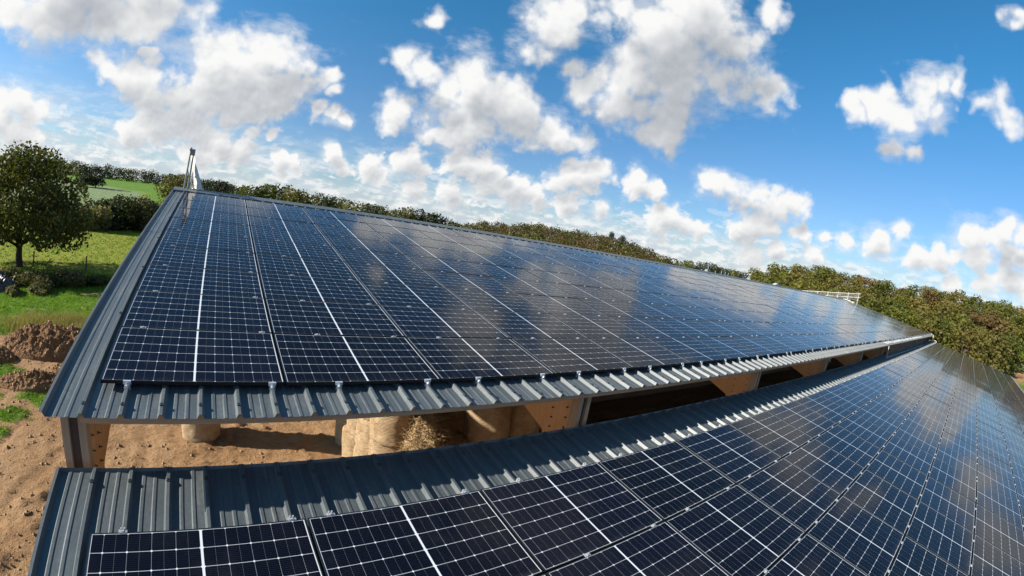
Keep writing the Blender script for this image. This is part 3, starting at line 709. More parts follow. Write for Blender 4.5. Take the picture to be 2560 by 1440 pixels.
mb = MB()
mb.box((-.034, -.010, -.02), (.034, .016, .006)); mb.box((-.020, .006, -.05), (.020, .05, -.045)); mb.box((-.02, .012, -.045), (-.008, .03, .016)); mb.box((.006, .012, -.045), (.018, .03, .016))
FOOT2 = mb.mesh('end_clamp', MAT['clamp'])
for i in range(NC):
    for side, cx in zip(('left', 'right'), clamp_xs(i, L0)):
        o = link('end_clamp', FOOT2); o.matrix_world = Matrix.Translation(lo(i*PX+.01+cx, 0.004)) @ Matrix.Rotation(BE, 4, 'X')
        tag(o, '%s clamp above the lower roof top row panel that is %s from the near gable' % (side, ordinal(i+1)), 'clamp', 'end clamps along the lower roof top')

# ------------------------------------------------------------------ rails and nets
def ruffle(fn, nu, nv, mat, name, parent=None, uvs=(1, 1)):
    vs = [fn(a/(nu-1), b_/(nv-1)) for b_ in range(nv) for a in range(nu)]
    fs = [(b_*nu+a, b_*nu+a+1, (b_+1)*nu+a+1, (b_+1)*nu+a) for b_ in range(nv-1) for a in range(nu-1)]
    me = bpy.data.meshes.new(name); me.from_pydata(vs, [], fs); me.materials.append(mat)
    uvl = me.uv_layers.new(name='UVMap')
    for lp in me.loops:
        q = lp.vertex_index; uvl.data[lp.index].uv = ((q % nu)/(nu-1)*uvs[0], (q//nu)/(nv-1)*uvs[1])
    me.polygons.foreach_set('use_smooth', [True]*len(fs)); me.update()
    return link(name, me, parent)
def back_z(y): return RZ[2]-(y-RZ[1])*math.tan(AL)
def guardrail(x, ys, h, tubemat, label, base_drop=0.15, double_first=False, rail=True):
    o = tag(empty('guardrail', (x, ys[0], back_z(ys[0]))), label, 'guardrail')
    def loc(p): return (p[0]-x, p[1]-ys[0], p[2]-back_z(ys[0]))
    for n_, y in enumerate(ys):
        mb = MB(); zb = (back_z(y) if y > RZ[1] else up(0, y/math.cos(AL), PAN)[2])-base_drop
        mb.tube([loc((x, y, zb)), loc((x+.06, y, back_z(y)+h+.08))], .026, 8)
        if n_ == 0 and double_first:
            mb.tube([loc((x+.13, y-.03, zb+.05)), loc((x+.15, y, back_z(y)+h+.02))], .022, 8)
            mb.box(loc((x+.05, y-.05, back_z(y)+h-.16)), loc((x+.19, y+.05, back_z(y)+h+.03)))
        mb.build('rail_post', tubemat, o)
    if rail:
        for fz in (1.0, 0.5):
            mb = MB(); mb.tube([loc((x+.05, ys[0]-.25, back_z(ys[0])+h*fz)), loc((x+.05, ys[-1]+.2, back_z(ys[-1])+h*fz))], .024, 8); mb.build('rail', tubemat, o)
    return o
gr1 = guardrail(-0.14, (11.15, 12.6, 14.0, 15.4, 16.9, 18.4), 1.20, MAT['tube'], 'grey guardrail posts rising at the near ridge corner beside a white net', double_first=True)
rn = random.Random(3)
ph = [rn.uniform(0, 6.28) for _ in range(12)]
def net_fn(a, t):       # a along the rail, t from the rail down to the roof
    y = 11.30+a*5.0
    top = Vector((-0.06, y, back_z(y)+1.12-0.10*a)); foot = Vector((0.36-0.16*a, y-.24*(1-a), back_z(y)+.10))
    p = top.lerp(foot, t**1.15)
    w = (0.04+.09*t)
    p.x += w*math.sin(a*34+ph[0]+t*3)*.8+.03*math.sin(a*71+t*9); p.y += .10*t*math.sin(a*23+ph[1]); p.z += .03*math.sin(a*40+t*7)
    return tuple(p)
o = ruffle(net_fn, 90, 26, MAT['bundle'], 'safety_net')
tag(o, 'white safety net draped from the guardrail down to the near ridge corner', 'net')
def heap_fn(a, t):
    th = t*math.pi
    return (0.05+0.42*a, 11.16-.12*math.cos(th)+.03*math.sin(a*20), RZ[2]+.05+(.05+.02*math.sin(a*13))*math.sin(th))
tag(ruffle(heap_fn, 24, 9, MAT['bundle'], 'net_bundle'), 'small white bundle of net lying on the near ridge corner', 'net bundle')
gr2 = guardrail(XEND-.1, (9.65, 11.0, 12.35, 13.7, 15.1, 16.5, 17.9), 0.93, MAT['whitetube'], 'pale guardrail on the far gable with see-through netting')
def net2(a, t):
    y = 9.5+a*8.6; return (XEND-.1+.03*math.sin(a*40), y, back_z(y)+.93-(.93*t)*(1-.1*math.sin(a*9)**2))
tag(ruffle(net2, 60, 8, MAT['net'], 'safety_net', uvs=(86, 9)), 'see-through white net hung on the far gable guardrail', 'net')
def heap2(a, t):
    th = t*math.pi
    return (XEND-.6+.5*a, 9.9+a*1.5-.12*math.cos(th), up(0, (9.9+a*1.5)/math.cos(AL))[2]+.02+(.04+.03*math.sin(a*15))*math.sin(th)) if 9.9+a*1.5 < RZ[1] else (XEND-.6+.5*a, 9.9+a*1.5-.12*math.cos(th), RZ[2]+.06+(.04+.03*math.sin(a*15))*math.sin(th))
tag(ruffle(heap2, 24, 9, MAT['bundle'], 'net_bundle'), 'white bundle of net lying at the foot of the far gable guardrail', 'net bundle')
def heap3(a, t):
    th = t*math.pi
    return (39.3+1.3*a, RZ[1]-.16*math.cos(th), RZ[2]+.05+(.16*math.sin(math.pi*a)+.03)*math.sin(th))
tag(ruffle(heap3, 20, 9, MAT['bundle'], 'net_bundle'), 'small white bundle on the ridge two thirds of the way along', 'net bundle')
for k, (x, h) in enumerate(((29.6, .62), (30.7, .36), (31.6, .45), (32.2, .42), (32.7, .40))):
    mb = MB(); y = 12.2; mb.tube([(x, y, back_z(y)-.05), (x+.03, y, back_z(y)+h)], .030, 8); mb.box((x-.07, y-.07, back_z(y)-.01), (x+.07, y+.07, back_z(y)+.02))
    if k == 0: mb.box((x-.22, y-.12, back_z(y)+.02), (x-.04, y+.08, back_z(y)+.34))
    o = mb.build('guard_post', MAT['tube'])
    tag(o, ['pale stub post with a white box behind the ridge', 'shortest pale stub post behind the ridge, next to the boxed one', 'middle one of five pale stub posts behind the ridge', 'pale stub post behind the ridge, second from the far end of its row', 'pale stub post behind the ridge at the far end of its row'][k], 'post', 'stub posts behind the ridge')
# net hung under the far part of the eave, its slack bunched on the sheet
def net4(a, t):
    x = 29.0+a*22.0; return (x, -0.50-.03*math.sin(a*31), -0.20-(.56+.05*math.sin(a*17))*t)
o = ruffle(net4, 60, 6, MAT['net'], 'safety_net', uvs=(260, 7)); tag(o, 'grey white safety net hanging from the far part of the upper eave', 'net')
mb = MB(); mb.tube([(28.95, -.52, -.16), (28.95, -.54, -.80), (51.1, -.54, -.80)], .016, 6); mb.build('net_cord', MAT['whitetube'], o)
def heap4(a, t):
    th = t*math.pi; p = up(29.2+a*22, -.20-.02*math.sin(a*60))
    return (p[0], p[1]-.17*math.cos(th), p[2]-.075+(.02+.035*abs(math.sin(a*47)*math.sin(a*13+1)))*math.sin(th))
tag(ruffle(heap4, 160, 9, MAT['bundle'], 'net_bundle'), 'long white bundle of net lying along the far eave', 'net bundle')
for nm, pts, lab in (('tube_hoop', [(XEND-.3, -.2, -.02), (XEND+.35, -.2, .02), (XEND+.6, -.4, -.1), (XEND+.6, -.5, -.75)], 'white bent tube at the far end of the upper eave'),
                     ('tube_hoop', [(XEND-.9, -1.0, -.78), (XEND+.2, -.95, -.72), (XEND+.55, -.8, -.70), (XEND+.55, -.35, -.66)], 'white bent tube at the far top corner of the lower roof')):
    mb = MB(); mb.tube(pts, .045, 8); tag(mb.build(nm, MAT['whitetube']), lab, 'tube')

# ------------------------------------------------------------------ straw bales
def bale_mesh(seed, rad=0.655, h=1.22):
    rg = np.random.default_rng(seed); n, mz = 56, 17
    vs = []
    th = np.linspace(0, 2*np.pi, n, endpoint=False)
    prof = [(0, 0), (.45, 0), (.94, .0), (.995, .018)]+[(1.0, .03+.94*k/mz) for k in range(1, mz)]+[(.995, .982), (.94, 1.0), (.45, 1.0), (0, 1.0)]
    for (q, zz) in prof:
        xx, yy = q*np.cos(th), q*np.sin(th)
        d = (fbm(xx*2+seed, yy*2+3, np.full_like(xx, zz*3), 5, seed)-.5)*.13+(fbm(xx*9+seed, yy*9, np.full_like(xx, zz*11), 3, seed+5)-.5)*.05
        rr = rad*q*(1+d*(q > .4)); zd = (fbm(xx*4, yy*4+seed, oct=4, seed=seed+9)-.5)*.10*((zz < .02) or (zz > .98))
        vs += list(zip(rr*np.cos(th), rr*np.sin(th), zz*h+zd))
    fs = [(i*n+k, i*n+(k+1) % n, (i+1)*n+(k+1) % n, (i+1)*n+k) for i in range(len(prof)-1) for k in range(n)]
    mb = MB(); mb.add(vs, fs, 0)
    for k in range(420):                     # straws that stick out, most at the two ends
        a = rg.uniform(0, 2*np.pi); zz = h*(rg.beta(.45, .45)); r0 = rad*rg.uniform(.9, 1.0)
        if zz > h*.97 and rg.random() < .6: r0 = rad*rg.uniform(.2, 1)
        p = Vector((r0*math.cos(a), r0*math.sin(a), zz)); d = Vector((math.cos(a)+rg.normal(0, .6), math.sin(a)+rg.normal(0, .6), rg.normal(0, .7))).normalized()
        L = rg.uniform(.05, .16); w = d.cross(Vector((rg.normal(), rg.normal(), rg.normal()))).normalized()*.005
        q = p+d*L; mb.add([p-w, p+w, q+w*.4, q-w*.4], [(0, 1, 2, 3)], 0)
    me = mb.mesh('straw_bale', MAT['straw'], True); return me
BM = [bale_mesh(k) for k in range(4)]
BALES = []
def bale(x, y, tier, label, rot=0.0, k=0, tilt=0):
    o = link('straw_bale', BM[k % 4]); o.location = (x, y, GZ-.03+1.2*tier); o.rotation_euler = (R(tilt), 0, rot)
    tag(o, label, 'straw bale', 'round straw bales stacked in the barn'); return o
bale(0.76, 11.45, 0, 'lone upright straw bale standing on bare earth near the open gable, lowest of its pile', .4, 0)
bale(0.80, 11.50, 1, 'middle straw bale of the lone pile near the open gable', 1.4, 1)
bale(0.76, 11.46, 2, 'topmost straw bale of the lone pile near the open gable', 2.4, 2)
ROWY = (5.75, 7.55, 8.95, 10.35)
for d_ in range(4):
    for c_ in range(5):
        x = ((5.45, 6.80, 8.02, 9.36, 10.72), (5.50, 6.80, 7.98, 9.32, 10.65), (5.6, 6.95, 8.3, 9.65, 11.0), (5.7, 7.05, 8.4, 9.75, 11.1))[d_][c_]
        y = ROWY[d_]+((.42, .20, -.08, .02, .1)[c_] if d_ == 0 else .1*rn.uniform(-1, 1))
        for t_ in range(3):
            if d_ == 0 and c_ == 1 and t_ == 2: continue
            bale(x+.36+.06*rn.uniform(-1, 1), y+.06*rn.uniform(-1, 1), t_, '%s tier straw bale of the big stack, %s column from near gable, %s row back' % (('ground', 'middle', 'top')[t_], ordinal(c_+1), ordinal(d_+1)), rn.uniform(0, 6), rn.randrange(4), rn.uniform(-3, 3))
# loose hay slumped against the stack
def hay_pile(cx, cy, z0, rx, ry, h, n, seed):
    rg = np.random.default_rng(seed); mb = MB()
    nu, nv = 30, 10; vs = []
    for b_ in range(nv):
        q = b_/(nv-1)
        for a in range(nu):
            th = 2*np.pi*a/nu; d = 1+.25*(float(fbm(np.array([math.cos(th)*2+seed]), np.array([math.sin(th)*2+q*3]), oct=4)[0])-.5)*2
            vs.append((cx+rx*q*d*math.cos(th), cy+ry*q*d*math.sin(th), z0+h*(1-q**1.7)*d))
    mb.add(vs, [(b_*nu+a, b_*nu+(a+1) % nu, (b_+1)*nu+(a+1) % nu, (b_+1)*nu+a) for b_ in range(nv-1) for a in range(nu)], 0)
    for k in range(n):
        th = rg.uniform(0, 6.283); q = math.sqrt(rg.uniform(0, 1)); p = Vector((cx+rx*q*math.cos(th), cy+ry*q*math.sin(th), z0+h*(1-q**1.7)+rg.uniform(-.02, .06)))
        d = Vector((rg.normal(), rg.normal(), rg.normal(0, .5))).normalized(); w = d.cross(Vector((rg.normal(), rg.normal(), rg.normal()))).normalized()*.007
        e = p+d*rg.uniform(.12, .32); mb.add([p-w, p+w, e+w*.5, e-w*.5], [(0, 1, 2, 3)], 0)
    return mb.build('hay', MAT['hay'], None, True)
tag(hay_pile(6.34, 5.45, GZ+2.2, .74, .74, 1.3, 3800, 2), 'tangle of loose golden hay slumped on the sunlit bales', 'hay', None, 'stuff')

# ------------------------------------------------------------------ yard: mounds, stones, grass, plastic heap
MOUND_PTS = []
def mound(x, y, rx, ry, h, seed, label, n=110):
    u_ = np.linspace(-1.15, 1.15, n); A, B = np.meshgrid(u_, u_); q = np.hypot(A, B)
    PXX, PYY = x+A*rx, y+B*ry
    zz = h*np.clip(1-q**2, 0, 1)**.8*(0.75+.5*fbm(PXX*1.1, PYY*1.1, oct=4, seed=seed))
    zz += (fbm(PXX*3.2, PYY*3.2, oct=5, seed=seed+3, gain=.62)-.5)*.75*h*sstep(q, 1.1, .5)+(fbm(PXX*9, PYY*9, oct=3, seed=seed+6)-.5)*.14*sstep(q, 1.1, .7)
    zz -= sstep(q, .88, 1.1)*.35
    vs = np.stack([A*rx, B*ry, zz], -1).reshape(-1, 3); ii = np.arange(n*n).reshape(n, n)
    F = np.stack([ii[:-1, :-1], ii[:-1, 1:], ii[1:, 1:], ii[1:, :-1]], -1).reshape(-1, 4)
    me = bpy.data.meshes.new('dirt_mound'); me.from_pydata(vs.tolist(), [], F.tolist()); me.materials.append(MAT['mound']); me.update()
    rg = np.random.default_rng(seed); MOUND_PTS.append((vs[np.where((q < .95).reshape(-1))[0]]+np.array([x, y, GZ+.02]), int(800*rx*ry/4.7)))
    o = link('dirt_mound', me); o.location = (x, y, GZ+.02); return tag(o, label, 'dirt mound', 'mounds of dug earth beside the barn')
mound(-6.9, 20.0, 2.7, 1.9, .95, 1, 'biggest mound of dark dug earth, below the dry grass')
mound(-6.3, 15.6, 1.7, 1.0, .42, 2, 'low mound of earth in front of the biggest one')
mound(-9.6, 18.2, 1.7, 1.1, .5, 3, 'low lumpy mound of earth left of the biggest one')
mound(-5.0, 17.0, 1.1, .8, .38, 5, 'small mound of earth nearest the roof edge')
rg = np.random.default_rng(8)
def clods(n, spots, smin, smax, seed):
    rg = np.random.default_rng(seed); vs, fs = [], []
    base = np.array([(1,0,0),(-1,0,0),(0,1,0),(0,-1,0),(0,0,1),(0,0,-1)], float); tri_ = [(0,2,4),(2,1,4),(1,3,4),(3,0,4),(2,0,5),(1,2,5),(3,1,5),(0,3,5)]
    for k in range(n):
        cx, cy, rx, ry = spots[rg.integers(len(spots))]; x, y = cx+rg.normal()*rx, cy+rg.normal()*ry
        s = smin*(smax/smin)**(rg.random()**2.2); z = gz(x, y)
        o_ = len(vs); q = base*s*rg.uniform(.6, 1.3, (6, 3)); q[:, 2] *= .65
        vs += (q+np.array([x, y, z+s*.2])).tolist(); fs += [tuple(a+o_ for a in f) for f in tri_]
    return vs, fs
vs, fs = clods(3200, [(-5, 14, 3, 3.5), (-7, 17, 2.5, 2.5), (-2, 8, 2.5, 3), (2.5, 8.5, 2.5, 1.5), (-4, 5, 2, 2)], .014, .085, 3)
for pts, cnt in MOUND_PTS:
    for k in range(cnt):
        c_ = pts[rg.integers(len(pts))]; s_ = .02*(4.5**(rg.random()**2.4)); o_ = len(vs)
        q = np.array([(1,0,0),(-1,0,0),(0,1,0),(0,-1,0),(0,0,1),(0,0,-1)], float)*s_*rg.uniform(.6, 1.3, (6, 3))
        vs += (q+c_+np.array([rg.normal()*.03, rg.normal()*.03, s_*.2])).tolist(); fs += [tuple(a+o_ for a in f) for f in [(0,2,4),(2,1,4),(1,3,4),(3,0,4),(2,0,5),(1,2,5),(3,1,5),(0,3,5)]]
mb = MB(); mb.add(vs, fs); tag(mb.build('pebbles', MAT['stone']), 'scattered stones and clods on the bare yard', 'stones', None, 'stuff')
# clods on the mounds
def tufts(n, fnxy, hmin, hmax, wid, seed, blades=4):
    rg = np.random.default_rng(seed); Q = []
    for k in range(n):
        p = fnxy(rg)
        if p is None: continue
        x, y = p; z = gz(x, y)-.01
        for b_ in range(blades):
            a = rg.uniform(0, 6.283); h = rg.uniform(hmin, hmax); lean = rg.uniform(.1, .7)*h
            bx, by = x+rg.normal()*.05, y+rg.normal()*.05; w = wid*rg.uniform(.6, 1.2); ca, sa = math.cos(a), math.sin(a)
            Q.append([(bx-sa*w, by+ca*w, z), (bx+sa*w, by-ca*w, z), (bx+ca*lean+sa*w*.2, by+sa*lean-ca*w*.2, z+h), (bx+ca*lean-sa*w*.2, by+sa*lean+ca*w*.2, z+h)])
    return np.array(Q)
def fx_lush(rg):
    x = rg.uniform(-16, -2.5); y = rg.uniform(21, 40); i = np.searchsorted(gxs, x)-1; j = np.searchsorted(gys, y)-1
    if bare[j, i] > .4*rg.random()+.2: return None
    return x, y
tag(link('grass', quads_mesh('grass', tufts(17000, fx_lush, .05, .17, .018, 4), [MAT['grass']])), 'green grass growing beside the earth yard', 'grass', None, 'stuff')
def fx_patch(rg):
    x = rg.uniform(-10, -4); y = rg.uniform(10, 18); i = np.searchsorted(gxs, x)-1; j = np.searchsorted(gys, y)-1
    return (x, y) if patch[j, i] > .3+.3*rg.random() else None
tag(link('weeds', quads_mesh('weeds', tufts(9000, fx_patch, .03, .10, .014, 5), [MAT['grass']])), 'low green weeds creeping over the earth yard', 'weeds', None, 'stuff')
def fx_dry(rg):
    x = -6.6+rg.normal()*1.7; y = 23.2+rg.normal()*.8; return x, y
tag(link('dry_grass', quads_mesh('dry_grass', tufts(3600, fx_dry, .25, .75, .014, 6), [MAT['drygrass']])), 'tall dry grass behind the biggest earth mound', 'dry grass', None, 'stuff')
def fx_mead(rg):
    x = rg.uniform(-30, -2); y = rg.uniform(38, 80); return x, y
tag(link('meadow_grass', quads_mesh('meadow_grass', tufts(5000, fx_mead, .06, .2, .04, 7), [MAT['grass']])), 'green tussocks of the grazed meadow', 'grass', None, 'stuff')

# ------------------------------------------------------------------ trees
def leaf_quads(centres, normals, size, rg, jitter=.75):
    n = len(centres); nrm = normals+rg.normal(0, jitter, (n, 3)); nrm /= np.linalg.norm(nrm, axis=1, keepdims=True)
    ref = rg.normal(size=(n, 3)); a = np.cross(nrm, ref); a /= np.linalg.norm(a, axis=1, keepdims=True); b_ = np.cross(nrm, a)
    s = size*rg.uniform(.55, 1.35, (n, 1)); t = s*rg.uniform(.55, .9, (n, 1))
    return np.stack([centres-a*s*.5, centres-b_*t*.5+a*s*.06, centres+a*s*.5, centres+b_*t*.5+a*s*.06], 1)
def crown_points(rg, lobes, n):
    """points near the shells of overlapping lobes (cx,cy,cz,rx,ry,rz)"""
    L = np.array(lobes); wgt = (L[:, 3]*L[:, 4]); wgt = wgt/wgt.sum(); which = rg.choice(len(L), n, p=wgt)
    d = rg.normal(size=(n, 3)); d /= np.linalg.norm(d, axis=1, keepdims=True)
    rr = rg.uniform(.62, 1.04, (n, 1))**.7*(0.86+.30*rg.random((n, 1))**3)
    rr *= (0.82+.36*fbm(d[:, 0]*2.2+which*3.1, d[:, 1]*2.2+9, d[:, 2]*2.2, 3)[:, None])
    P = L[which, :3]+d*rr*L[which, 3:]
    return P, d
def make_tree(seed, H, W, clear, nl, leaf, mats, lobes=14, flat=.8, wide=False):
    """returns crown and trunk meshes; the tree stands on z=0"""
    rg = np.random.default_rng(seed); L = []; cz = clear+(H-clear)*.50; hz = (H-clear)*.5
    for k in range(lobes):
        th = rg.uniform(0, 6.283); q = math.sqrt(rg.random())*(.82 if wide else .72); zf = rg.uniform(-.80 if wide else -.62, .74)
        k2 = max(.25, 1-(max(zf+.35, 0)/1.22)**1.9) if wide else math.sqrt(max(0.08, 1-max(zf, -.25)**2*.95)); rad = W*.5*(rg.uniform(.15, .34) if wide else rg.uniform(.30, .52))
        L.append((W*.5*q*k2*math.cos(th), W*.5*q*k2*math.sin(th), cz+hz*zf, rad, rad, rad*flat))
    if wide:
        L = []
        for zf, q, nn_, rr_ in ((-.62, .66, 9, .29), (-.30, .70, 9, .30), (.08, .60, 8, .29), (.42, .40, 6, .28), (.66, .14, 3, .26)):
            for k in range(nn_):
                th = 6.283*(k+rg.uniform(-.3, .3))/nn_; q2 = q*rg.uniform(.86, 1.14); rad = W*.5*rr_*rg.uniform(.75, 1.2)
                L.append((W*.5*q2*math.cos(th), W*.5*q2*math.sin(th), cz+hz*(zf+rg.uniform(-.13, .13)), rad, rad, rad*flat))
        for k in range(24):      # boughs that break the outline
            th = rg.uniform(0, 6.283); zf = rg.uniform(-.75, .85); q2 = (.96 if zf < .1 else .96-.75*(zf-.1))*rg.uniform(.86, 1.08); rad = W*.5*rg.uniform(.10, .17)
            L.append((W*.5*q2*math.cos(th), W*.5*q2*math.sin(th), cz+hz*zf, rad, rad, rad*.75))
    else:
        for k in range(5):
            th = rg.uniform(0, 6.283); L.append((W*.25*math.cos(th), W*.25*math.sin(th), H*.24, W*.26, W*.26, H*.2))
    L.append((0, 0, cz, W*.32, W*.32, hz*.8))
    P, d = crown_points(rg, L, nl)
    top = np.percentile(P[:, 2], 99.7); P[:, 2] = np.where(P[:, 2] > cz, cz+(P[:, 2]-cz)*(H-cz)/(top-cz), P[:, 2]); P[:, 2] = np.maximum(P[:, 2], clear*.5+rg.uniform(0, .8, len(P)))
    cm = quads_mesh('crown', leaf_quads(P, d, leaf, rg), [mats])
    mb = MB(); r0 = H*.032; wob = .03 if wide else .2
    mb.tube([(0, 0, -.3), (0, 0, .25), (wob*rg.normal(), wob*rg.normal(), clear*.6), (wob*rg.normal(), wob*rg.normal(), clear+.15*H), (.3*rg.normal(), .3*rg.normal(), H*.75)], [r0*1.5, r0*1.05, r0*.9, r0*.65, r0*.15], 9)
    for q in L[:9]:
        z0 = clear*rg.uniform(.75, 1.2)+.4; e = Vector(q[:3]); m_ = Vector((0, 0, z0)).lerp(e, .5)+Vector((0, 0, .06*H))
        mb.tube([(0, 0, z0), m_, e], [r0*.45, r0*.28, r0*.08], 6)
    return cm, mb.mesh('trunk', MAT['bark'], True)
def plant_tree(name, meshes, x, y, z, sc, rot, label, cat, group=None, sx=1.0):
    o = empty(name, (x, y, z)); o.rotation_euler = (0, 0, rot); o.scale = (sc*sx, sc*sx, sc)
    link('crown', meshes[0], o); link('trunk', meshes[1], o)
    return tag(o, label, cat, group)
# the big oak left of the barn
oak = make_tree(31, 10.0, 13.6, 1.5, 23000, .30, MAT['oak'], 52, .70, True)
plant_tree('oak_tree', oak, -16.4, 40.6, gz(-16.4, 40.6), 1.0, 0.6, 'big dark oak tree with a spreading crown left of the barn', 'tree')
variants = {}
def var(mat, k, nl=1500, leaf=.62, H=10.0, W=8.8, clear=0.5):
    key = (mat, k, nl)
    if key not in variants: variants[key] = make_tree(100+k*7+len(variants), H, W, clear, nl, leaf, MAT[mat], 13, .78)
    return variants[key]
rt = random.Random(77)
def pol(az, r): return CAM[0]+r*math.sin(R(az)), CAM[1]+r*math.cos(R(az))
# hedgerow behind the ridge
GROW = [(5.5, 138.7, 2.6), (7.1, 120.5, 3.3), (9.5, 124.6, 3.9), (12.9, 145.1, 4.5), (13.3, 125.2, 4.5), (17.9, 139.2, 5.6), (19.8, 133.0, 5.4), (20.4, 118.6, 4.5), (24.6, 132.4, 4.6), (28.2, 139.4, 4.5), (28.8, 132.6, 4.5), (29.5, 122.7, 4.0), (34.7, 134.8, 4.2), (35.9, 130.6, 4.2), (34.6, 114.2, 3.6), (40.2, 122.4, 3.6), (36.9, 105.4, 3.4), (48.0, 132.3, 3.7), (46.0, 116.5, 3.5), (46.4, 110.4, 3.7), (54.9, 123.7, 4.3), (56.3, 121.4, 4.5), (59.1, 119.9, 4.3), (55.2, 104.7, 3.8), (60.9, 109.1, 2.8), (73.1, 124.8, 1.8)]
for k, (x, y, zt) in enumerate(GROW):
    z = float(terrain(np.array([x]), np.array([y]))[0]); h = zt-z
    mt = rt.choice(['oak', 'green', 'oak', 'olive', 'dark'])
    plant_tree('hedgerow_tree', var(mt, k % 3, 2600, .55), x, y, z, h/10.0, rt.uniform(0, 6), 'broadleaf tree of the hedgerow behind the ridge, %s from its left end' % ordinal(k+1), 'tree', 'hedgerow trees behind the roof ridge', 1.0)
for k, (x, y, zt) in enumerate([(-9.0, 225.4, 5.2), (-5.2, 220.5, 5.0), (-0.7, 210.6, 5.9), (2.2, 210.6, 4.8), (5.6, 220.6, 4.7), (9.5, 225.4, 4.2)]):
    z = float(terrain(np.array([x]), np.array([y]))[0])
    plant_tree('field_tree', var('dark', k % 3, 2600, .55), x, y, z, (zt-z)/10.0, rt.uniform(0, 6), 'dark tree beyond the field behind the near ridge corner, %s from the left' % ordinal(k+1), 'tree', 'dark trees at the field edge', 1.15)
# trees and bushes left of the barn
for (az, r, ztop, wx, mt, lab) in ((-14.9, 236, 4.9, 1.25, 'dark', 'dark round tree left of its twin, above the pale field'), (-13.7, 240, 5.2, 1.2, 'dark', 'dark round tree right of its twin, above the bright green field'),
                                   (-5.3, 118, 4.1, 1.15, 'olive', 'olive brown tree standing just behind the near ridge corner'), (-4.4, 90, .9, .5, 'yellow', 'small yellow leaved tree behind the near ridge corner'),
                                   (29.5, 118, 1.3, .8, 'yellow', 'yellow tree behind the middle of the ridge'), (55.2, 150, 3.6, 1.2, 'olive', 'round olive tree at the right foot of the wooded hill')):
    x, y = pol(az, r); z = float(terrain(np.array([x]), np.array([y]))[0])
    plant_tree('broadleaf_tree', var(mt, 1, 2600, .55), x, y, z, (ztop-z)/10.0, rt.uniform(0, 6), lab, 'tree', None, wx)
def bush_mesh(seed, W, H, nl, leaf, mat, lobes=11):
    rg = np.random.default_rng(seed); L = []
    for k in range(lobes):
        th = rg.uniform(0, 6.283); q = rg.uniform(0, .75); rad = W*.5*rg.uniform(.28, .5)
        L.append((W*.5*q*math.cos(th), W*.5*q*math.sin(th), H*rg.uniform(.2, .62), rad, rad, min(rad, H*.42)))
    P, d = crown_points(rg, L, nl); P[:, 2] = np.abs(P[:, 2]); P[:, 2] = np.minimum(P[:, 2], H)
    return quads_mesh('bush', leaf_quads(P, d, leaf, rg), [mat])
SCRUB = [bush_mesh(500+k, 5.6, 3.4, 1500, .5, MAT[('green', 'olive', 'bramble')[k]], 9) for k in range(3)]
for k, (az, r, w, h, mt, lab) in enumerate(((-13.9, 84, 8, 3.9, 'bramble', 'low brown bush at the left end of the tall hedge'), (-12.4, 86, 8.5, 5.0, 'dark', 'dark bush in the tall hedge, second from the left'), (-10.9, 88, 9.5, 6.2, 'oak', 'tall green bush in the middle of the hedge'),
                                           (-9.3, 88, 10, 6.6, 'dark', 'tallest dark bush of the hedge left of the roof'), (-7.6, 86, 9, 6.3, 'bramble', 'brownish bush of the hedge touching the roof edge'), (-6.2, 88, 9, 6.3, 'oak', 'green bush at the right end of the hedge by the roof edge'))):
    x, y = pol(az, r); o = link('hedge_bush', bush_mesh(300+k, w, h, 5200, .42, MAT[mt])); o.location = (x, y, float(terrain(np.array([x]), np.array([y]))[0])-.1)
    tag(o, lab, 'bush', 'bushes of the hedge left of the barn')
for k, (x, y, w, h, lab) in enumerate(((-12.2, 33.5, 3.4, 1.3, 'bramble bush under the oak, in front of its trunk'), (-10.3, 34.3, 3.6, 1.3, 'bramble bush in the shade right of the oak trunk'), (-14.8, 33.4, 3.2, 1.2, 'bramble bush above the black plastic heap'),
                                      (-11.2, 31.6, 2.2, .8, 'small bramble bush at the edge of the bright grass'), (-12.9, 30.2, 2.0, .7, 'small bramble bush beside the black plastic heap'), (-8.2, 35.4, 3.0, .8, 'low bramble bush in deep shade by the roof edge'))):
    o = link('bramble_bush', bush_mesh(400+k, w, h, 2600, .17, MAT['bramble'], 9)); o.location = (x, y, gz(x, y)-.05); tag(o, lab, 'bush', 'bramble bushes along the yard edge')
mb = MB()
nn = 40; u_ = np.linspace(-1.2, 1.2, nn); A, B = np.meshgrid(u_, u_); q = np.hypot(A, B)
zz = 1.15*np.clip(1-q**2.4, 0, 1)*(.6+.8*fbm(A*2+5, B*2, oct=4, seed=31))+(fbm(A*6, B*6, oct=3, seed=33)-.5)*.25-sstep(q, .95, 1.2)*.3
ii = np.arange(nn*nn).reshape(nn, nn); mb.add(np.stack([A*1.5, B*1.0, zz], -1).reshape(-1, 3), np.stack([ii[:-1, :-1], ii[:-1, 1:], ii[1:, 1:], ii[1:, :-1]], -1).reshape(-1, 4).tolist())
o = mb.build('plastic_heap', MAT['tarp']); o.location = (-14.3, 31.4, GZ); tag(o, 'crumpled black plastic heap beside the brambles', 'plastic sheet')
for k, (x, y, h, lab) in enumerate(((-10.4, 41.0, 1.35, 'weathered fence post at the edge of the oak shadow'), (-15.4, 41.5, 1.3, 'fence post beside the oak trunk'), (-6.6, 40.7, 1.3, 'fence post in the shade by the roof edge'))):
    mb = MB(); mb.tube([(0, 0, -.2), (.03, 0, h)], [.075, .06], 7); mb.tube([(-.5, .02, h*.62), (.5, -.02, h*.68)], .03, 6); o = mb.build('fence_post', MAT['post']); o.location = (x, y, gz(x, y))
    tag(o, lab, 'fence post', 'fence posts of the meadow')
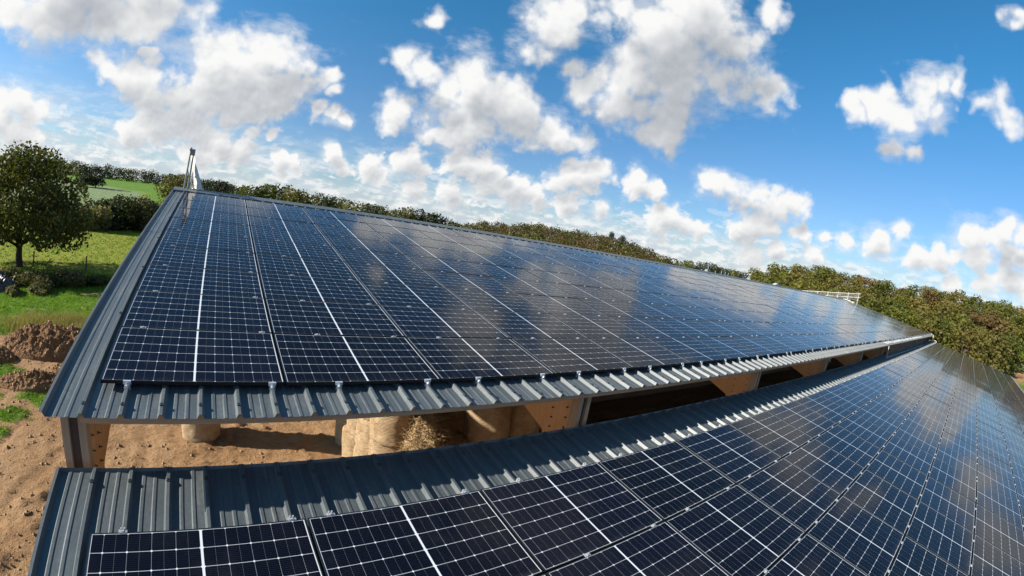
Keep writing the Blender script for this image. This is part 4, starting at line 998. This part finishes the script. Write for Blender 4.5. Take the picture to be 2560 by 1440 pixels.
# far tree line, the wooded hill: masses read as one
def mass(name, spots, nl, leaf, mat, seed, label):
    rg = np.random.default_rng(seed); out = []; mi = []
    for (x, y, z, h, w, m_) in spots:
        lob = [(0, 0, h*.55, w*.36, w*.36, h*.42)]+[(w*.3*math.cos(t), w*.3*math.sin(t), h*.24, w*.3, w*.3, h*.24) for t in rg.uniform(0, 6.283, 3)]+[(w*.3*math.cos(t), w*.3*math.sin(t), h*rg.uniform(.4, .78), w*.26, w*.26, h*.24) for t in rg.uniform(0, 6.283, 6)]
        P, d = crown_points(rg, lob, nl); P[:, 2] *= h/np.percentile(P[:, 2], 99.5); P = P+np.array([x, y, z]); out.append(leaf_quads(P, d, leaf, rg)); mi += [m_]*nl
    return tag(link(name, quads_mesh(name, np.concatenate(out), mat, np.array(mi))), label, 'woodland', None, 'stuff')
spots = []
az = -27.0
while az < 1.5:
    for dr in (0, 14):
        r = 392+rt.uniform(-6, 6)+dr; x, y = pol(az+rt.uniform(-.2, .2), r); z = float(terrain(np.array([x]), np.array([y]))[0]); spots.append((x, y, z-.5, rt.uniform(8.5, 11.5), rt.uniform(10, 13), rt.choice((0, 0, 1))))
    az += rt.uniform(.6, .95)
mass('treeline', spots, 420, .9, [MAT['dark'], MAT['oak']], 5, 'dark far tree line along the top of the green field')
spots = []
for r in (236, 252, 268, 284, 300, 317, 335, 352):
    az = 28.6
    while az < 56.2:
        x, y = pol(az+rt.uniform(-.5, .5), r+rt.uniform(-5, 5)); z = float(terrain(np.array([x]), np.array([y]))[0])
        spots.append((x, y, z-.5, rt.uniform(8.0, 10.6), rt.uniform(8.5, 12), rt.choice((0, 0, 1, 1, 2, 3)))); az += math.degrees(8.2/r)*rt.uniform(.8, 1.2)
mass('woodland', spots, 300, 1.0, [MAT['hillolive'], MAT['hillrusset'], MAT['oak'], MAT['dark']], 6, 'wooded hill with olive and russet crowns behind the ridge')
for (az, r, h) in ((47.6, 348, 12.4), (49.0, 345, 11.6)):
    x, y = pol(az, r); z = float(terrain(np.array([x]), np.array([y]))[0])
    plant_tree('skyline_tree', var('dark', 2, 2600, .55), x, y, z, h/10, 1, 'taller dark tree standing out on the hill skyline, %s one' % ('left' if az < 48 else 'right'), 'tree', 'tall trees on the hill skyline', .8)
for k, (az, r, zt) in enumerate([(56.9, 222, 4.0), (57.6, 226, 4.4), (58.3, 220, 4.4), (59.0, 215, 4.6), (59.8, 210, 5.2), (60.6, 218, 4.4), (61.3, 224, 4.1), (62.0, 230, 4.4), (62.7, 222, 4.2), (63.5, 214, 4.0), (64.1, 190, 3.9)]):
    x, y = pol(az, r); z = float(terrain(np.array([x]), np.array([y]))[0])
    plant_tree('hedgerow_tree', var(rt.choice(['dark', 'green']), k % 3, 2600, .55), x, y, z, (zt-z)/10, rt.uniform(0, 6), 'dark tree in the gap between wooded hill and nearer wood, %s from the left' % ordinal(k+1), 'tree', 'trees in the gap beside the hill', 1.0)
# the wood beyond the far gable: six ranks climbing a slope
ranks = ((107, 'front'), (116, 'second'), (126, 'third'), (137, 'fourth'), (150, 'fifth'), (165, 'sixth'), (178, 'seventh'), (192, 'skyline'))
for r, rname in ranks:
    az = 63.5+rt.uniform(0, 1); n_ = 0
    while az < 106:
        rr = r+rt.uniform(-4, 4)
        if not (az > 95.0 and rr < 138):
            x, y = pol(az, rr); z = float(terrain(np.array([x]), np.array([y]))[0]); n_ += 1
            mt = rt.choice(['olive', 'olive', 'russet', 'green', 'green', 'olive', 'yellow'] if rt.random() < .06 else ['olive', 'olive', 'russet', 'green', 'green'])
            hue = {'olive': 'olive', 'russet': 'russet', 'green': 'green', 'yellow': 'yellowish'}[mt]
            hh = rt.uniform(7.4, 9.8)
            if az < 68: hh *= .62+.38*(az-63.5)/4.5
            plant_tree('woodland_tree', var(mt, rt.randrange(3), 1900, .62), x, y, z-.3, hh/10, rt.uniform(0, 6), '%s tree in the %s rank of the wood beyond far gable, %s from left' % (hue, rname, ordinal(n_)), 'tree', 'trees of the wood beyond the far gable', rt.uniform(1.12, 1.42))
        az += math.degrees(6.6/r)*rt.uniform(.8, 1.2)
az = 66.0; n_ = 0
while az < 94.4:      # scrub along the foot of the wood
    x, y = pol(az, 101+rt.uniform(-2, 2)); n_ += 1
    o = link('scrub_bush', SCRUB[n_ % 3]); o.location = (x, y, float(terrain(np.array([x]), np.array([y]))[0])-.2); o.rotation_euler = (0, 0, rt.uniform(0, 6)); k_ = rt.uniform(.8, 1.25); o.scale = (k_, k_, k_)
    tag(o, 'low scrub bush along the foot of the wood, %s from the left' % ordinal(n_), 'bush', 'scrub along the foot of the wood')
    az += rt.uniform(1.7, 2.6)
# shed at the edge of the wood
sx, sy = 131.0, -21.5
sh_ = tag(empty('shed', (sx, sy, GZ)), 'pale green clad shed at the edge of the wood on the far right', 'shed')
mb = MB(); mb.box((-3, -7, 0), (3, 5.5, 2.6)); mb.box((-3.03, -1.2, 0), (-3.001, 1.2, 2.1)); mb.build('wall', MAT['shedwall'], sh_)
mb = MB(); mb.prism([(-7.3, 2.602), (5.8, 2.602), (5.8, 2.72), (-7.3, 2.9)], -3.3, 3.3); mb.build('roof', MAT['shedwall'], sh_)
